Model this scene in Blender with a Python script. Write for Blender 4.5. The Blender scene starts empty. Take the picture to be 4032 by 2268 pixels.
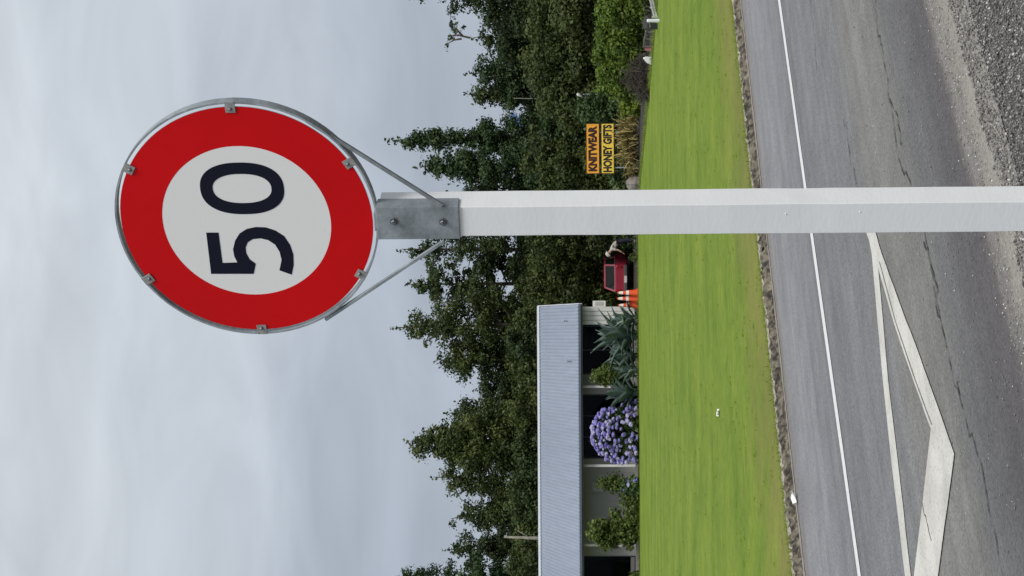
import bpy, bmesh, math, random
import numpy as np
from mathutils import Vector, Matrix

random.seed(7)
RNG = np.random.default_rng(11)
SC = bpy.context.scene
COL = SC.collection

# ------------------------------------------------------------------ camera
# The photograph was taken with the phone on its side: the camera is rolled by
# 90 degrees (world "up" points to the left edge of the picture).
F, XH, EYE, ROLL = 7000.0, 2370.0, 1.6, math.radians(0.4)     # pixels of the 4032x2268 frame
TH = math.atan((XH - 2016) / F)
FW = np.array([0, math.cos(TH), math.sin(TH)])
U0 = np.array([0, -math.sin(TH), math.cos(TH)])
R0 = np.array([1.0, 0, 0])
RC = R0 * math.cos(ROLL) - U0 * math.sin(ROLL)
UC = U0 * math.cos(ROLL) + R0 * math.sin(ROLL)
CP = np.array([0, 0, EYE])
cam_d = bpy.data.cameras.new("camera")
cam = bpy.data.objects.new("camera", cam_d)
COL.objects.link(cam)
cam_d.sensor_fit = 'HORIZONTAL'
cam_d.sensor_width = 36.0
cam_d.lens = 36.0 * F / 4032.0
cam_d.clip_start, cam_d.clip_end = 0.1, 6000
m = Matrix.Identity(4)
for i in range(3):
    m[i][0], m[i][1], m[i][2], m[i][3] = -UC[i], RC[i], -FW[i], CP[i]
cam.matrix_world = m
SC.camera = cam

# ------------------------------------------------------------------ light
SUN_EL, SUN_DIR = math.radians(50), np.array([0.5, -0.866])
W = bpy.data.worlds.new("World"); SC.world = W; W.use_nodes = True
nt = W.node_tree; N = nt.nodes; L = nt.links
N.clear()
wo = N.new('ShaderNodeOutputWorld'); bg = N.new('ShaderNodeBackground')
bg.inputs['Strength'].default_value = 0.1
sky = N.new('ShaderNodeTexSky'); sky.sky_type = 'NISHITA'; sky.sun_disc = False
sky.sun_elevation = SUN_EL; sky.sun_rotation = math.atan2(SUN_DIR[0], SUN_DIR[1])
tc = N.new('ShaderNodeTexCoord'); sx = N.new('ShaderNodeSeparateXYZ')
L.new(tc.outputs['Generated'], sx.inputs[0])
# soft layered overcast: colour by elevation, wandering with noise
mp = N.new('ShaderNodeMapping'); mp.inputs['Scale'].default_value = (1.0, 1.0, 3.2)
L.new(tc.outputs['Generated'], mp.inputs['Vector'])
n1 = N.new('ShaderNodeTexNoise'); n1.inputs['Scale'].default_value = 4.5; n1.inputs['Detail'].default_value = 3.5
n1.inputs['Roughness'].default_value = 0.42; n1.inputs['Distortion'].default_value = 0.4
L.new(mp.outputs[0], n1.inputs['Vector'])
def wm(op, a, b):
    n = N.new('ShaderNodeMath'); n.operation = op
    for i, v in enumerate((a, b)):
        if isinstance(v, (int, float)): n.inputs[i].default_value = v
        else: L.new(v, n.inputs[i])
    return n.outputs[0]
wob = wm('MULTIPLY', wm('SUBTRACT', n1.outputs['Fac'], 0.5), 0.20)
elev = wm('ADD', sx.outputs['Z'], wob)
cr = N.new('ShaderNodeValToRGB'); e = cr.color_ramp
stops = [(0.00, (.40, .45, .535)), (0.08, (.415, .465, .55)), (0.14, (.455, .505, .585)), (0.22, (.555, .605, .665)),
         (0.32, (.635, .68, .73)), (1.0, (.76, .80, .84))]
e.elements[0].position, e.elements[0].color = stops[0][0], (*stops[0][1], 1)
e.elements[1].position, e.elements[1].color = stops[-1][0], (*stops[-1][1], 1)
for p, c in stops[1:-1]:
    q = e.elements.new(p); q.color = (*c, 1)
L.new(elev, cr.inputs['Fac'])
sc10 = N.new('ShaderNodeVectorMath'); sc10.operation = 'SCALE'; pass
L.new(cr.outputs['Color'], sc10.inputs[0])
n2 = N.new('ShaderNodeTexNoise'); n2.inputs['Scale'].default_value = 7.0; n2.inputs['Detail'].default_value = 4.0
n2.inputs['Roughness'].default_value = 0.5; n2.inputs['Distortion'].default_value = 0.6
L.new(mp.outputs[0], n2.inputs['Vector'])
br2 = N.new('ShaderNodeMapRange'); br2.inputs['From Min'].default_value = 0.32; br2.inputs['From Max'].default_value = 0.68
br2.inputs['To Min'].default_value = 8.7; br2.inputs['To Max'].default_value = 10.9
L.new(n2.outputs['Fac'], br2.inputs['Value']); L.new(br2.outputs[0], sc10.inputs['Scale'])
mixa = N.new('ShaderNodeMix'); mixa.data_type = 'RGBA'; mixa.inputs['Factor'].default_value = 0.93
L.new(sky.outputs[0], mixa.inputs['A']); L.new(sc10.outputs[0], mixa.inputs['B'])
# a break in the cloud low over the bush
n3 = N.new('ShaderNodeTexNoise'); n3.inputs['Scale'].default_value = 130.0; n3.inputs['Detail'].default_value = 3.0; L.new(tc.outputs['Generated'], n3.inputs['Vector'])
dn = N.new('ShaderNodeVectorMath'); dn.operation = 'DISTANCE'
gd = FW + RC * (1134 - 468) / F + UC * (2016 - 2026) / F; gd = gd / np.linalg.norm(gd)
dn.inputs[1].default_value = tuple(gd); L.new(tc.outputs['Generated'], dn.inputs[0])
hole = N.new('ShaderNodeMapRange'); hole.inputs['From Min'].default_value = 0.0062; hole.inputs['From Max'].default_value = 0.0042
L.new(wm('ADD', dn.outputs['Value'], wm('MULTIPLY', wm('SUBTRACT', n3.outputs['Fac'], 0.5), 0.012)), hole.inputs['Value'])
mixb = N.new('ShaderNodeMix'); mixb.data_type = 'RGBA'
mixb.inputs['B'].default_value = (1.0, 1.65, 3.6, 1)
L.new(hole.outputs[0], mixb.inputs['Factor']); L.new(mixa.outputs['Result'], mixb.inputs['A'])
L.new(mixb.outputs['Result'], bg.inputs['Color']); L.new(bg.outputs[0], wo.inputs['Surface'])

sun_d = bpy.data.lights.new("sun", 'SUN'); sun_d.energy = 2.6; sun_d.angle = math.radians(24)
sun_d.color = (1.0, 0.965, 0.91)
sun = bpy.data.objects.new("sun", sun_d); COL.objects.link(sun)
sd = Vector((SUN_DIR[0] * math.cos(SUN_EL), SUN_DIR[1] * math.cos(SUN_EL), math.sin(SUN_EL)))
sun.rotation_euler = sd.to_track_quat('Z', 'Y').to_euler(); sun.location = (10, -15, 25)

vs = SC.view_settings
vs.view_transform = 'Standard'; vs.look = 'None'; vs.gamma = 1; vs.exposure = 0.0; vs.use_curve_mapping = False
try: SC.cycles.use_denoising = True
except Exception: pass

# ------------------------------------------------------------------ helpers
def ray(X, Y): return FW + RC * (1134 - Y) / F + UC * (2016 - X) / F
def gnd(X, Y, z=0.0):
    d = ray(X, Y); return CP + d * (z - EYE) / d[2]
def at(X, Y, y):
    d = ray(X, Y); return CP + d * y / d[1]
def onplane(X, Y, p0, n):
    d = ray(X, Y); return CP + d * (np.dot(np.array(p0) - CP, n) / np.dot(d, n))
def S(r, g, b):
    f = lambda c: (c / 255 / 12.92) if c <= 10 else ((c / 255 + 0.055) / 1.055) ** 2.4
    return (f(r), f(g), f(b))

def newmat(name):
    mt = bpy.data.materials.new(name); mt.use_nodes = True
    return mt, mt.node_tree.nodes, mt.node_tree.links, mt.node_tree.nodes['Principled BSDF']

def mat(name, col, rough=0.6, var=0.0, vscale=6.0, bump=0.0, bscale=40.0, metal=0.0, spec=0.5, stretch=None, col2=None, vdetail=5.0, thr=None):
    mt, n, l, b = newmat(name)
    b.inputs['Roughness'].default_value = rough; b.inputs['Metallic'].default_value = metal
    b.inputs['Specular IOR Level'].default_value = spec
    b.inputs['Base Color'].default_value = (*col, 1)
    if var or bump:
        t = n.new('ShaderNodeTexCoord'); vec = t.outputs['Object']
        if stretch:
            mpp = n.new('ShaderNodeMapping'); mpp.inputs['Scale'].default_value = stretch
            l.new(vec, mpp.inputs['Vector']); vec = mpp.outputs[0]
    if var:
        nz = n.new('ShaderNodeTexNoise'); nz.inputs['Scale'].default_value = vscale; nz.inputs['Detail'].default_value = vdetail
        nz.inputs['Roughness'].default_value = 0.62
        l.new(vec, nz.inputs['Vector'])
        r = n.new('ShaderNodeValToRGB')
        c2 = col2 or tuple(c * (1 + var) for c in col); c1 = col if col2 else tuple(c * (1 - var) for c in col)
        lo, hi = thr or (0.3, 0.7)
        r.color_ramp.elements[0].position = lo; r.color_ramp.elements[1].position = hi
        r.color_ramp.elements[0].color = (*c1, 1); r.color_ramp.elements[1].color = (*c2, 1)
        l.new(nz.outputs['Fac'], r.inputs['Fac']); l.new(r.outputs['Color'], b.inputs['Base Color'])
    if bump:
        nb = n.new('ShaderNodeTexNoise'); nb.inputs['Scale'].default_value = bscale; nb.inputs['Detail'].default_value = 4
        l.new(vec, nb.inputs['Vector'])
        bp = n.new('ShaderNodeBump'); bp.inputs['Strength'].default_value = bump; bp.inputs['Distance'].default_value = 0.01
        l.new(nb.outputs['Fac'], bp.inputs['Height']); l.new(bp.outputs[0], b.inputs['Normal'])
    return mt

def leafmat(name, c1, c2, c3=None, rough=0.55, trans=0.25):
    """leaf colour varies from sprig to sprig through the mesh attribute 'tint'"""
    mt, n, l, b = newmat(name)
    a = n.new('ShaderNodeAttribute'); a.attribute_name = 'tint'
    r = n.new('ShaderNodeValToRGB')
    r.color_ramp.elements[0].color = (*c1, 1); r.color_ramp.elements[1].color = (*c2, 1)
    if c3:
        r.color_ramp.elements[1].position = 0.7
        q = r.color_ramp.elements.new(1.0); q.color = (*c3, 1)
    l.new(a.outputs['Fac'], r.inputs['Fac']); l.new(r.outputs['Color'], b.inputs['Base Color'])
    b.inputs['Roughness'].default_value = rough; b.inputs['Specular IOR Level'].default_value = 0.3
    if trans:
        out = n['Material Output']; tr = n.new('ShaderNodeBsdfTranslucent'); mx = n.new('ShaderNodeMixShader')
        mx.inputs[0].default_value = trans
        l.new(r.outputs['Color'], tr.inputs['Color']); l.new(b.outputs[0], mx.inputs[1]); l.new(tr.outputs[0], mx.inputs[2])
        l.new(mx.outputs[0], out.inputs['Surface'])
    return mt

def tag(o, label=None, cat=None, group=None, kind=None):
    if label: o['label'] = label
    if cat: o['category'] = cat
    if group: o['group'] = group
    if kind: o['kind'] = kind
    return o

def empty(name, loc, rz=0.0, label=None, cat=None, group=None):
    o = bpy.data.objects.new(name, None); COL.objects.link(o)
    o.location = tuple(loc); o.rotation_euler = (0, 0, rz); o.empty_display_size = 0.2
    return tag(o, label, cat, group)

def link(name, me, mats=None, parent=None, loc=None, rot=None):
    o = bpy.data.objects.new(name, me); COL.objects.link(o)
    if mats:
        me.materials.clear()
        for x in (mats if isinstance(mats, (list, tuple)) else [mats]): me.materials.append(x)
    if parent: o.parent = parent
    if loc is not None: o.location = tuple(loc)
    if rot is not None: o.rotation_euler = rot
    return o

def copy_tree(o, parent=None):
    c = o.copy(); COL.objects.link(c); c.parent = parent
    for ch in o.children: copy_tree(ch, c)
    return c

class MB:
    def __init__(s): s.v = []; s.f = []; s.m = []
    def add(s, vs_, fs, mi=0):
        k = len(s.v); s.v += [tuple(map(float, p)) for p in vs_]
        s.f += [tuple(i + k for i in f) for f in fs]; s.m += [mi] * len(fs); return s
    def box(s, c, d, R=None, mi=0):
        x, y, z = d[0] / 2, d[1] / 2, d[2] / 2
        P = [Vector((a, b, e)) for a in (-x, x) for b in (-y, y) for e in (-z, z)]
        if R is not None: P = [R @ p for p in P]
        P = [(p.x + c[0], p.y + c[1], p.z + c[2]) for p in P]
        return s.add(P, [(0, 1, 3, 2), (4, 6, 7, 5), (0, 4, 5, 1), (2, 3, 7, 6), (0, 2, 6, 4), (1, 5, 7, 3)], mi)
    def prism(s, poly, vec, mi=0):
        n = len(poly); v = Vector(vec)
        P = [tuple(p) for p in poly] + [tuple(Vector(p) + v) for p in poly]
        return s.add(P, [tuple(range(n))[::-1], tuple(range(n, 2 * n))] +
                     [(i, (i + 1) % n, n + (i + 1) % n, n + i) for i in range(n)], mi)
    def tube(s, pts, rad, n=8, mi=0, cap=True):
        pts = [Vector(p) for p in pts]; rad = rad if isinstance(rad, (list, tuple)) else [rad] * len(pts)
        k0 = len(s.v); P = []; Fc = []
        up = Vector((0, 0, 1))
        for i, p in enumerate(pts):
            d = (pts[min(i + 1, len(pts) - 1)] - pts[max(i - 1, 0)]).normalized()
            a = d.cross(up) if abs(d.z) < 0.95 else d.cross(Vector((1, 0, 0)))
            a.normalize(); b = d.cross(a)
            for j in range(n):
                t = 2 * math.pi * j / n + math.pi / n
                P.append(p + (a * math.cos(t) + b * math.sin(t)) * rad[i])
        for i in range(len(pts) - 1):
            for j in range(n):
                Fc.append((i * n + j, i * n + (j + 1) % n, (i + 1) * n + (j + 1) % n, (i + 1) * n + j))
        if cap:
            Fc.append(tuple(range(n))[::-1]); Fc.append(tuple((len(pts) - 1) * n + j for j in range(n)))
        return s.add(P, Fc, mi)
    def lathe(s, prof, n=24, c=(0, 0, 0), mi=0, R=None, closed=False):
        P = []; Fc = []
        for r, z in prof:
            for j in range(n):
                t = 2 * math.pi * j / n; p = Vector((r * math.cos(t), r * math.sin(t), z))
                if R is not None: p = R @ p
                P.append((p.x + c[0], p.y + c[1], p.z + c[2]))
        m_ = len(prof)
        for i in range(m_ if closed else m_ - 1):
            i2 = (i + 1) % m_
            for j in range(n):
                Fc.append((i * n + j, i * n + (j + 1) % n, i2 * n + (j + 1) % n, i2 * n + j))
        if not closed:
            if prof[0][0] > 1e-5: Fc.append(tuple(range(n))[::-1])
            if prof[-1][0] > 1e-5: Fc.append(tuple((m_ - 1) * n + j for j in range(n)))
        return s.add(P, Fc, mi)
    def mesh(s, name, smooth=False):
        me = bpy.data.meshes.new(name); me.from_pydata(s.v, [], s.f)
        me.polygons.foreach_set('material_index', s.m)
        if smooth: me.polygons.foreach_set('use_smooth', [True] * len(s.f))
        me.update(); return me
    def build(s, name, mats, parent=None, smooth=False, bevel=0, loc=None, rot=None):
        me = s.mesh(name, smooth)
        bm = bmesh.new(); bm.from_mesh(me); bmesh.ops.recalc_face_normals(bm, faces=bm.faces); bm.to_mesh(me); bm.free()
        o = link(name, me, mats, parent, loc, rot)
        if bevel:
            md = o.modifiers.new('bevel', 'BEVEL'); md.width = bevel; md.segments = 2; md.limit_method = 'ANGLE'
        return o

def arrmesh(name, V, Fi, tint=None, smooth=False):
    """mesh from arrays: V (n,3), Fi (m,k) - all faces with the same corner count"""
    V = np.asarray(V, np.float32); Fi = np.asarray(Fi, np.int32)
    me = bpy.data.meshes.new(name)
    me.vertices.add(len(V)); me.vertices.foreach_set('co', V.ravel())
    me.loops.add(Fi.size); me.loops.foreach_set('vertex_index', Fi.ravel())
    k = Fi.shape[1]; me.polygons.add(len(Fi))
    me.polygons.foreach_set('loop_start', np.arange(0, Fi.size, k, dtype=np.int32))
    if smooth: me.polygons.foreach_set('use_smooth', np.ones(len(Fi), bool))
    if tint is not None:
        a = me.attributes.new('tint', 'FLOAT', 'POINT'); a.data.foreach_set('value', np.asarray(tint, np.float32))
    me.update(calc_edges=True); me.validate()
    return me

def unit(a): return a / np.maximum(np.linalg.norm(a, axis=-1, keepdims=True), 1e-9)

def leaf_quads(P, Nrm, size, aspect=0.55, droop=0.0):
    """rhombic leaf faces centred on P, facing Nrm"""
    n = len(P); rnd = RNG.normal(size=(n, 3)); rnd[:, 2] -= droop
    a = unit(rnd - Nrm * (rnd * Nrm).sum(1, keepdims=True)); b = np.cross(Nrm, a)
    s = np.asarray(size).reshape(-1, 1) * 0.5
    V = np.stack([P - a * s, P + b * s * aspect - a * s * .15, P + a * s, P - b * s * aspect - a * s * .15], 1).reshape(-1, 3)
    return V, np.arange(4 * n).reshape(n, 4)

def clump_leaves(C, R, n_per, size, flat=0.8, upbias=0.3):
    """C (k,3) clump centres, R (k,) radii -> leaf positions, normals, tint, size"""
    k = len(C); cnt = np.clip(n_per * (R / R.mean()) ** 2.2, 5, n_per * 3).astype(int); m_ = int(cnt.sum())
    d = unit(RNG.normal(size=(m_, 3))); d[:, 2] += 0.15; d = unit(d)
    rr = RNG.random((m_, 1)) ** 0.5 * 1.05
    stray = RNG.random((m_, 1)) < 0.10
    rr = np.where(stray, rr * 1.35, rr)
    rep = np.repeat(np.arange(k), cnt)
    stretch = np.stack([0.7 + 0.6 * RNG.random(k), 0.7 + 0.6 * RNG.random(k), flat * (0.7 + 0.6 * RNG.random(k))], 1)
    P = C[rep] + d * R[rep][:, None] * rr * stretch[rep]
    Nn = unit(d * 0.75 + np.array([0, 0, upbias]) + RNG.normal(size=d.shape) * 0.5)
    ct = RNG.random(k)
    t = np.clip(ct[rep] * 0.6 + RNG.random(m_) * 0.4, 0, 1)
    sz = size * (0.55 + 1.0 * RNG.random(m_) ** 1.5)
    return P, Nn, np.repeat(t, 4), sz

# ------------------------------------------------------------------ the ground
ANG = math.radians(47.2567)                      # direction of the road
TQ = np.array([[math.cos(ANG), math.sin(ANG)], [-math.sin(ANG), math.cos(ANG)]])
def rd(X, Y, z=0.0):                             # pixel on the road -> road coordinates (along, across)
    p = gnd(X, Y, z); return TQ @ p[:2]
ROADROT = (0, 0, ANG)
LZ = 0.06                                        # lawn level above the road

def noise_color_chain(n, l, vec, scale, detail, c1, c2, lo=.35, hi=.65, rough=.6):
    nz = n.new('ShaderNodeTexNoise'); nz.inputs['Scale'].default_value = scale; nz.inputs['Detail'].default_value = detail
    nz.inputs['Roughness'].default_value = rough
    l.new(vec, nz.inputs['Vector'])
    r = n.new('ShaderNodeValToRGB'); r.color_ramp.elements[0].position = lo; r.color_ramp.elements[1].position = hi
    r.color_ramp.elements[0].color = (*c1, 1); r.color_ramp.elements[1].color = (*c2, 1)
    l.new(nz.outputs['Fac'], r.inputs['Fac']); return r.outputs['Color'], nz.outputs['Fac']
def mixcol(n, l, f, a, b, mode='MIX'):
    x = n.new('ShaderNodeMix'); x.data_type = 'RGBA'; x.blend_type = mode
    for key, v in (('Factor', f), ('A', a), ('B', b)):
        if isinstance(v, (int, float)): x.inputs[key].default_value = v
        elif isinstance(v, tuple): x.inputs[key].default_value = (*v, 1)
        else: l.new(v, x.inputs[key])
    return x.outputs['Result']
def fmath(n, l, op, a, b=0.0):
    x = n.new('ShaderNodeMath'); x.operation = op
    for i, v in enumerate((a, b)):
        if isinstance(v, (int, float)): x.inputs[i].default_value = v
        else: l.new(v, x.inputs[i])
    return x.outputs[0]

# road surface: old chip seal, in bands of different age and wear across its width
M_road, n, l, b = newmat('chip_seal')
t = n.new('ShaderNodeTexCoord'); sp = n.new('ShaderNodeSeparateXYZ'); l.new(t.outputs['Object'], sp.inputs[0])
mpn = n.new('ShaderNodeMapping'); mpn.inputs['Scale'].default_value = (0.35, 1.6, 1); l.new(t.outputs['Object'], mpn.inputs['Vector'])
_, wv = noise_color_chain(n, l, mpn.outputs[0], 1.1, 5, (0, 0, 0), (1, 1, 1))
_, wv2 = noise_color_chain(n, l, t.outputs['Object'], 14, 4, (0, 0, 0), (1, 1, 1))
qq = fmath(n, l, 'ADD', sp.outputs['Y'], fmath(n, l, 'MULTIPLY', fmath(n, l, 'SUBTRACT', wv, .5), 0.55))
qq = fmath(n, l, 'ADD', qq, fmath(n, l, 'MULTIPLY', fmath(n, l, 'SUBTRACT', wv2, .5), 0.16))
mr = n.new('ShaderNodeMapRange'); mr.inputs['From Min'].default_value = 4.4; mr.inputs['From Max'].default_value = 11.6
l.new(qq, mr.inputs['Value'])
ramp = n.new('ShaderNodeValToRGB'); el = ramp.color_ramp
bands = [(4.4, (0.273, 0.251, 0.223)), (4.78, (0.262, 0.244, 0.217)), (5.0, (0.105, 0.095, 0.096)), (5.30, (0.096, 0.092, 0.096)), (5.55, (0.128, 0.126, 0.129)),
         (5.85, (0.148, 0.146, 0.143)), (6.0, (0.184, 0.180, 0.167)), (6.7, (0.195, 0.190, 0.178)), (7.2, (0.175, 0.174, 0.178)), (8.3, (0.180, 0.180, 0.189)),
         (8.75, (0.169, 0.167, 0.177)), (9.3, (0.188, 0.188, 0.199)), (10.4, (0.230, 0.231, 0.243)), (11.0, (0.216, 0.214, 0.224)),
         (11.3, (0.209, 0.195, 0.184)), (11.6, (0.177, 0.161, 0.141))]
pf = lambda v: (v - 4.4) / 7.2
el.elements[0].position = 0; el.elements[0].color = (*bands[0][1], 1)
el.elements[1].position = 1; el.elements[1].color = (*bands[-1][1], 1)
for p_, c_ in bands[1:-1]:
    k_ = el.elements.new(pf(p_)); k_.color = (*c_, 1)
l.new(mr.outputs[0], ramp.inputs['Fac'])
vo = n.new('ShaderNodeTexVoronoi'); vo.inputs['Scale'].default_value = 85; l.new(t.outputs['Object'], vo.inputs['Vector'])
sv = n.new('ShaderNodeSeparateColor'); l.new(vo.outputs['Color'], sv.inputs[0])
chip = n.new('ShaderNodeValToRGB'); chip.color_ramp.elements[0].color = (.80, .80, .80, 1); chip.color_ramp.elements[1].color = (1.18, 1.18, 1.18, 1)
chip.color_ramp.elements[0].position = .1; chip.color_ramp.elements[1].position = .95
l.new(sv.outputs[0], chip.inputs['Fac'])
c0 = mixcol(n, l, 1.0, ramp.outputs['Color'], chip.outputs['Color'], 'MULTIPLY')
stn, _ = noise_color_chain(n, l, t.outputs['Object'], 2.2, 7, (.86, .86, .86), (1.10, 1.10, 1.10), .3, .7)
mps = n.new('ShaderNodeMapping'); mps.inputs['Scale'].default_value = (0.12, 3.2, 1); l.new(t.outputs['Object'], mps.inputs['Vector'])
trk, _ = noise_color_chain(n, l, mps.outputs[0], 1.6, 5, (.86, .855, .86), (1.10, 1.10, 1.095), .34, .66)
stn = mixcol(n, l, 1.0, stn, trk, 'MULTIPLY')
c0 = mixcol(n, l, 1.0, c0, stn, 'MULTIPLY')
l.new(c0, b.inputs['Base Color']); b.inputs['Roughness'].default_value = 0.85; b.inputs['Specular IOR Level'].default_value = .35
bp = n.new('ShaderNodeBump'); bp.inputs['Strength'].default_value = .55; bp.inputs['Distance'].default_value = .006
l.new(vo.outputs['Distance'], bp.inputs['Height']); l.new(bp.outputs[0], b.inputs['Normal'])

# lawn
M_lawn, n, l, b = newmat('mown_grass')
t = n.new('ShaderNodeTexCoord'); ov = t.outputs['Object']
sp = n.new('ShaderNodeSeparateXYZ'); l.new(ov, sp.inputs[0])
ca, _ = noise_color_chain(n, l, ov, 0.55, 6, (.108, .186, .014), (.186, .252, .030), .34, .66)
cb, _ = noise_color_chain(n, l, ov, 6.0, 6, (.80, .80, .74), (1.16, 1.13, 1.10), .3, .7)
c0 = mixcol(n, l, 1.0, ca, cb, 'MULTIPLY')
cd, fd = noise_color_chain(n, l, ov, 1.3, 5, (0, 0, 0), (1, 1, 1), .5, .62)
dry = n.new('ShaderNodeMapRange'); dry.inputs['From Min'].default_value = 14.2; dry.inputs['From Max'].default_value = 11.6
l.new(fmath(n, l, 'ADD', sp.outputs['Y'], fmath(n, l, 'MULTIPLY', fmath(n, l, 'SUBTRACT', fd, .5), 5.0)), dry.inputs['Value'])
c0 = mixcol(n, l, fmath(n, l, 'MULTIPLY', dry.outputs[0], .62), c0, (.205, .165, .062))
ce, _ = noise_color_chain(n, l, ov, 75, 5, (.62, .64, .55), (1.36, 1.32, 1.28), .28, .72, .75)
c0 = mixcol(n, l, 1.0, c0, ce, 'MULTIPLY')
l.new(c0, b.inputs['Base Color']); b.inputs['Roughness'].default_value = .8; b.inputs['Specular IOR Level'].default_value = .15
bp = n.new('ShaderNodeBump'); bp.inputs['Strength'].default_value = .5; bp.inputs['Distance'].default_value = .03
nb = n.new('ShaderNodeTexNoise'); nb.inputs['Scale'].default_value = 30; l.new(ov, nb.inputs['Vector'])
l.new(nb.outputs['Fac'], bp.inputs['Height']); l.new(bp.outputs[0], b.inputs['Normal'])

M_soil = mat('forest_litter', (.024, .020, .013), .9, .5, 3.0, .5, 12)
M_gravelbed = mat('gravel_dirt', (.10, .092, .085), .9, .4, 9.0, .5, 60)

def sheet(name, poly, z, mt, rot=(0, 0, 0)):
    me = bpy.data.meshes.new(name); me.from_pydata([(x, y, z) for x, y in poly], [], [tuple(range(len(poly)))]); me.update()
    return tag(link(name, me, mt, rot=rot), kind='structure')

sheet('ground', [(-3000, -200), (3000, -200), (3000, 4500), (-3000, 4500)], -0.02, M_soil)
road = sheet('road', [(-60, 4.40), (120, 4.40), (120, 11.62), (-60, 11.62)], 0.0, M_road, ROADROT)
sheet('gravel_shoulder', [(-60, -12), (120, -12), (120, 4.72), (-60, 4.72)], -0.006, M_gravelbed, ROADROT)
# lawn, drawn in road coordinates: kerb side straight, far side along garden bed, drive and hedge
far = [(7.58 + 3.0, 28.0), (9.3, 38.0), (7.58, 47.1), (6.13, 56.0), (3.95, 70.5), (2.5, 75.2), (-1.8, 75.6), (-13.3, 76.0), (-60, 76.5)]
far_r = [tuple(TQ @ np.array(p)) for p in far]
lawn_poly = [(-70, 11.60), (26.5, 11.60)] + [p for p in far_r]
lawn = sheet('lawn', lawn_poly, LZ, M_lawn, ROADROT)

# kerb: low rough concrete strip between lawn and seal
M_kerb, n, l, b = newmat('mossy_kerb_concrete')
t = n.new('ShaderNodeTexCoord')
ca, fa = noise_color_chain(n, l, t.outputs['Object'], 16, 6, (.022, .018, .013), (.22, .195, .155), .40, .66)
cb, _ = noise_color_chain(n, l, t.outputs['Object'], 3, 3, (.75, .75, .7), (1.15, 1.12, 1.05), .3, .7)
l.new(mixcol(n, l, 1.0, ca, cb, 'MULTIPLY'), b.inputs['Base Color']); b.inputs['Roughness'].default_value = .9
M_kerbtop = mat('kerb_top_concrete', (.34, .31, .26), .9, .35, 9.0, .4, 50)
ts = np.concatenate([np.arange(-60, 6, 1.0), np.arange(6, 22, 0.035), np.arange(22, 110, 1.0)])
prof = [(11.40, -.004), (11.455, .006), (11.49, .026), (11.52, .046), (11.555, .066), (11.585, .070), (11.63, .069), (11.66, .05)]
V = []; 
for i, tt in enumerate(ts):
    for j, (q_, z_) in enumerate(prof):
        a = 0.012 if 0 < j < 5 else 0.005
        if j in (0, 7): a = 0.006
        V.append((tt + random.uniform(-.01, .01), q_ + random.gauss(0, a) + .035 * math.sin(tt * .9) * .3, z_ + (random.gauss(0, a * .75) if 0 < j < 7 else 0)))
k = len(prof)
Fq = [(i * k + j, (i + 1) * k + j, (i + 1) * k + j + 1, i * k + j + 1) for i in range(len(ts) - 1) for j in range(k - 1)]
me = arrmesh('kerb', V, Fq)
mi = np.array([1 if (f % (k - 1)) in (4, 5) else 0 for f in range(len(Fq))], np.int32)
kerb = tag(link('kerb', me, [M_kerb, M_kerbtop], rot=ROADROT), kind='structure'); me.polygons.foreach_set('material_index', mi)

# pale sandy line in the gutter
M_sand = mat('gutter_sand', (.27, .24, .205), .95, .35, 12.0, .4, 60)
V = []; Fq = []
for i, tt in enumerate(ts):
    w = .035 + .03 * random.random()
    V += [(tt, 11.43, .0035), (tt, 11.40 - w + .012 * math.sin(tt * 2), .0045)]
    if i: Fq.append((2 * i - 2, 2 * i - 1, 2 * i + 1, 2 * i))
tag(link('gutter_grit', arrmesh('gutter_grit', V, Fq), M_sand, rot=ROADROT), kind='structure')

# painted markings (worn paint: the seal's chips show through)
M_paint, n, l, b = newmat('worn_road_paint')
t = n.new('ShaderNodeTexCoord')
ca, _ = noise_color_chain(n, l, t.outputs['Object'], 60, 6, (.30, .29, .27), (.56, .545, .505), .30, .44)
cb, _ = noise_color_chain(n, l, t.outputs['Object'], 3.5, 6, (.82, .82, .8), (1.05, 1.05, 1.04), .35, .6)
l.new(mixcol(n, l, 1.0, ca, cb, 'MULTIPLY'), b.inputs['Base Color']); b.inputs['Roughness'].default_value = .7
bp = n.new('ShaderNodeBump'); bp.inputs['Strength'].default_value = .5; bp.inputs['Distance'].default_value = .004
vo = n.new('ShaderNodeTexVoronoi'); vo.inputs['Scale'].default_value = 85; l.new(t.outputs['Object'], vo.inputs['Vector'])
l.new(vo.outputs['Distance'], bp.inputs['Height']); l.new(bp.outputs[0], b.inputs['Normal'])
M_paint2 = mat('fresh_road_paint', (.66, .655, .64), .6, .12, 30, .3, 120)

def strip(name, left, right, z, mt, jit=0.0, seg=0.12, parent=None):
    """flat marking between two pixel polylines (same count) on the road"""
    Lp = [rd(*p) for p in left]; Rp = [rd(*p) for p in right]
    V = []; Fq = []; a = 0
    for i in range(len(Lp) - 1):
        nseg = max(1, int(np.linalg.norm(Lp[i + 1] - Lp[i]) / seg))
        for s_ in range(nseg + (1 if i == len(Lp) - 2 else 0)):
            u = s_ / nseg
            pl = Lp[i] * (1 - u) + Lp[i + 1] * u; pr = Rp[i] * (1 - u) + Rp[i + 1] * u
            V += [(pl[0] + random.uniform(-jit, jit), pl[1] + random.uniform(-jit, jit), z), (pr[0] + random.uniform(-jit, jit), pr[1] + random.uniform(-jit, jit), z)]
            if a: Fq.append((2 * a - 2, 2 * a - 1, 2 * a + 1, 2 * a))
            a += 1
    return link(name, arrmesh(name, V, Fq), mt, parent)
V = []; Fq = []; tt = np.arange(-55, 110, .5)
for i, x in enumerate(tt):
    V += [(x, 8.90 + random.uniform(-.006, .006), .004), (x, 9.01 + random.uniform(-.006, .006), .004)]
    if i: Fq.append((2 * i - 2, 2 * i, 2 * i + 1, 2 * i - 1))
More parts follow.
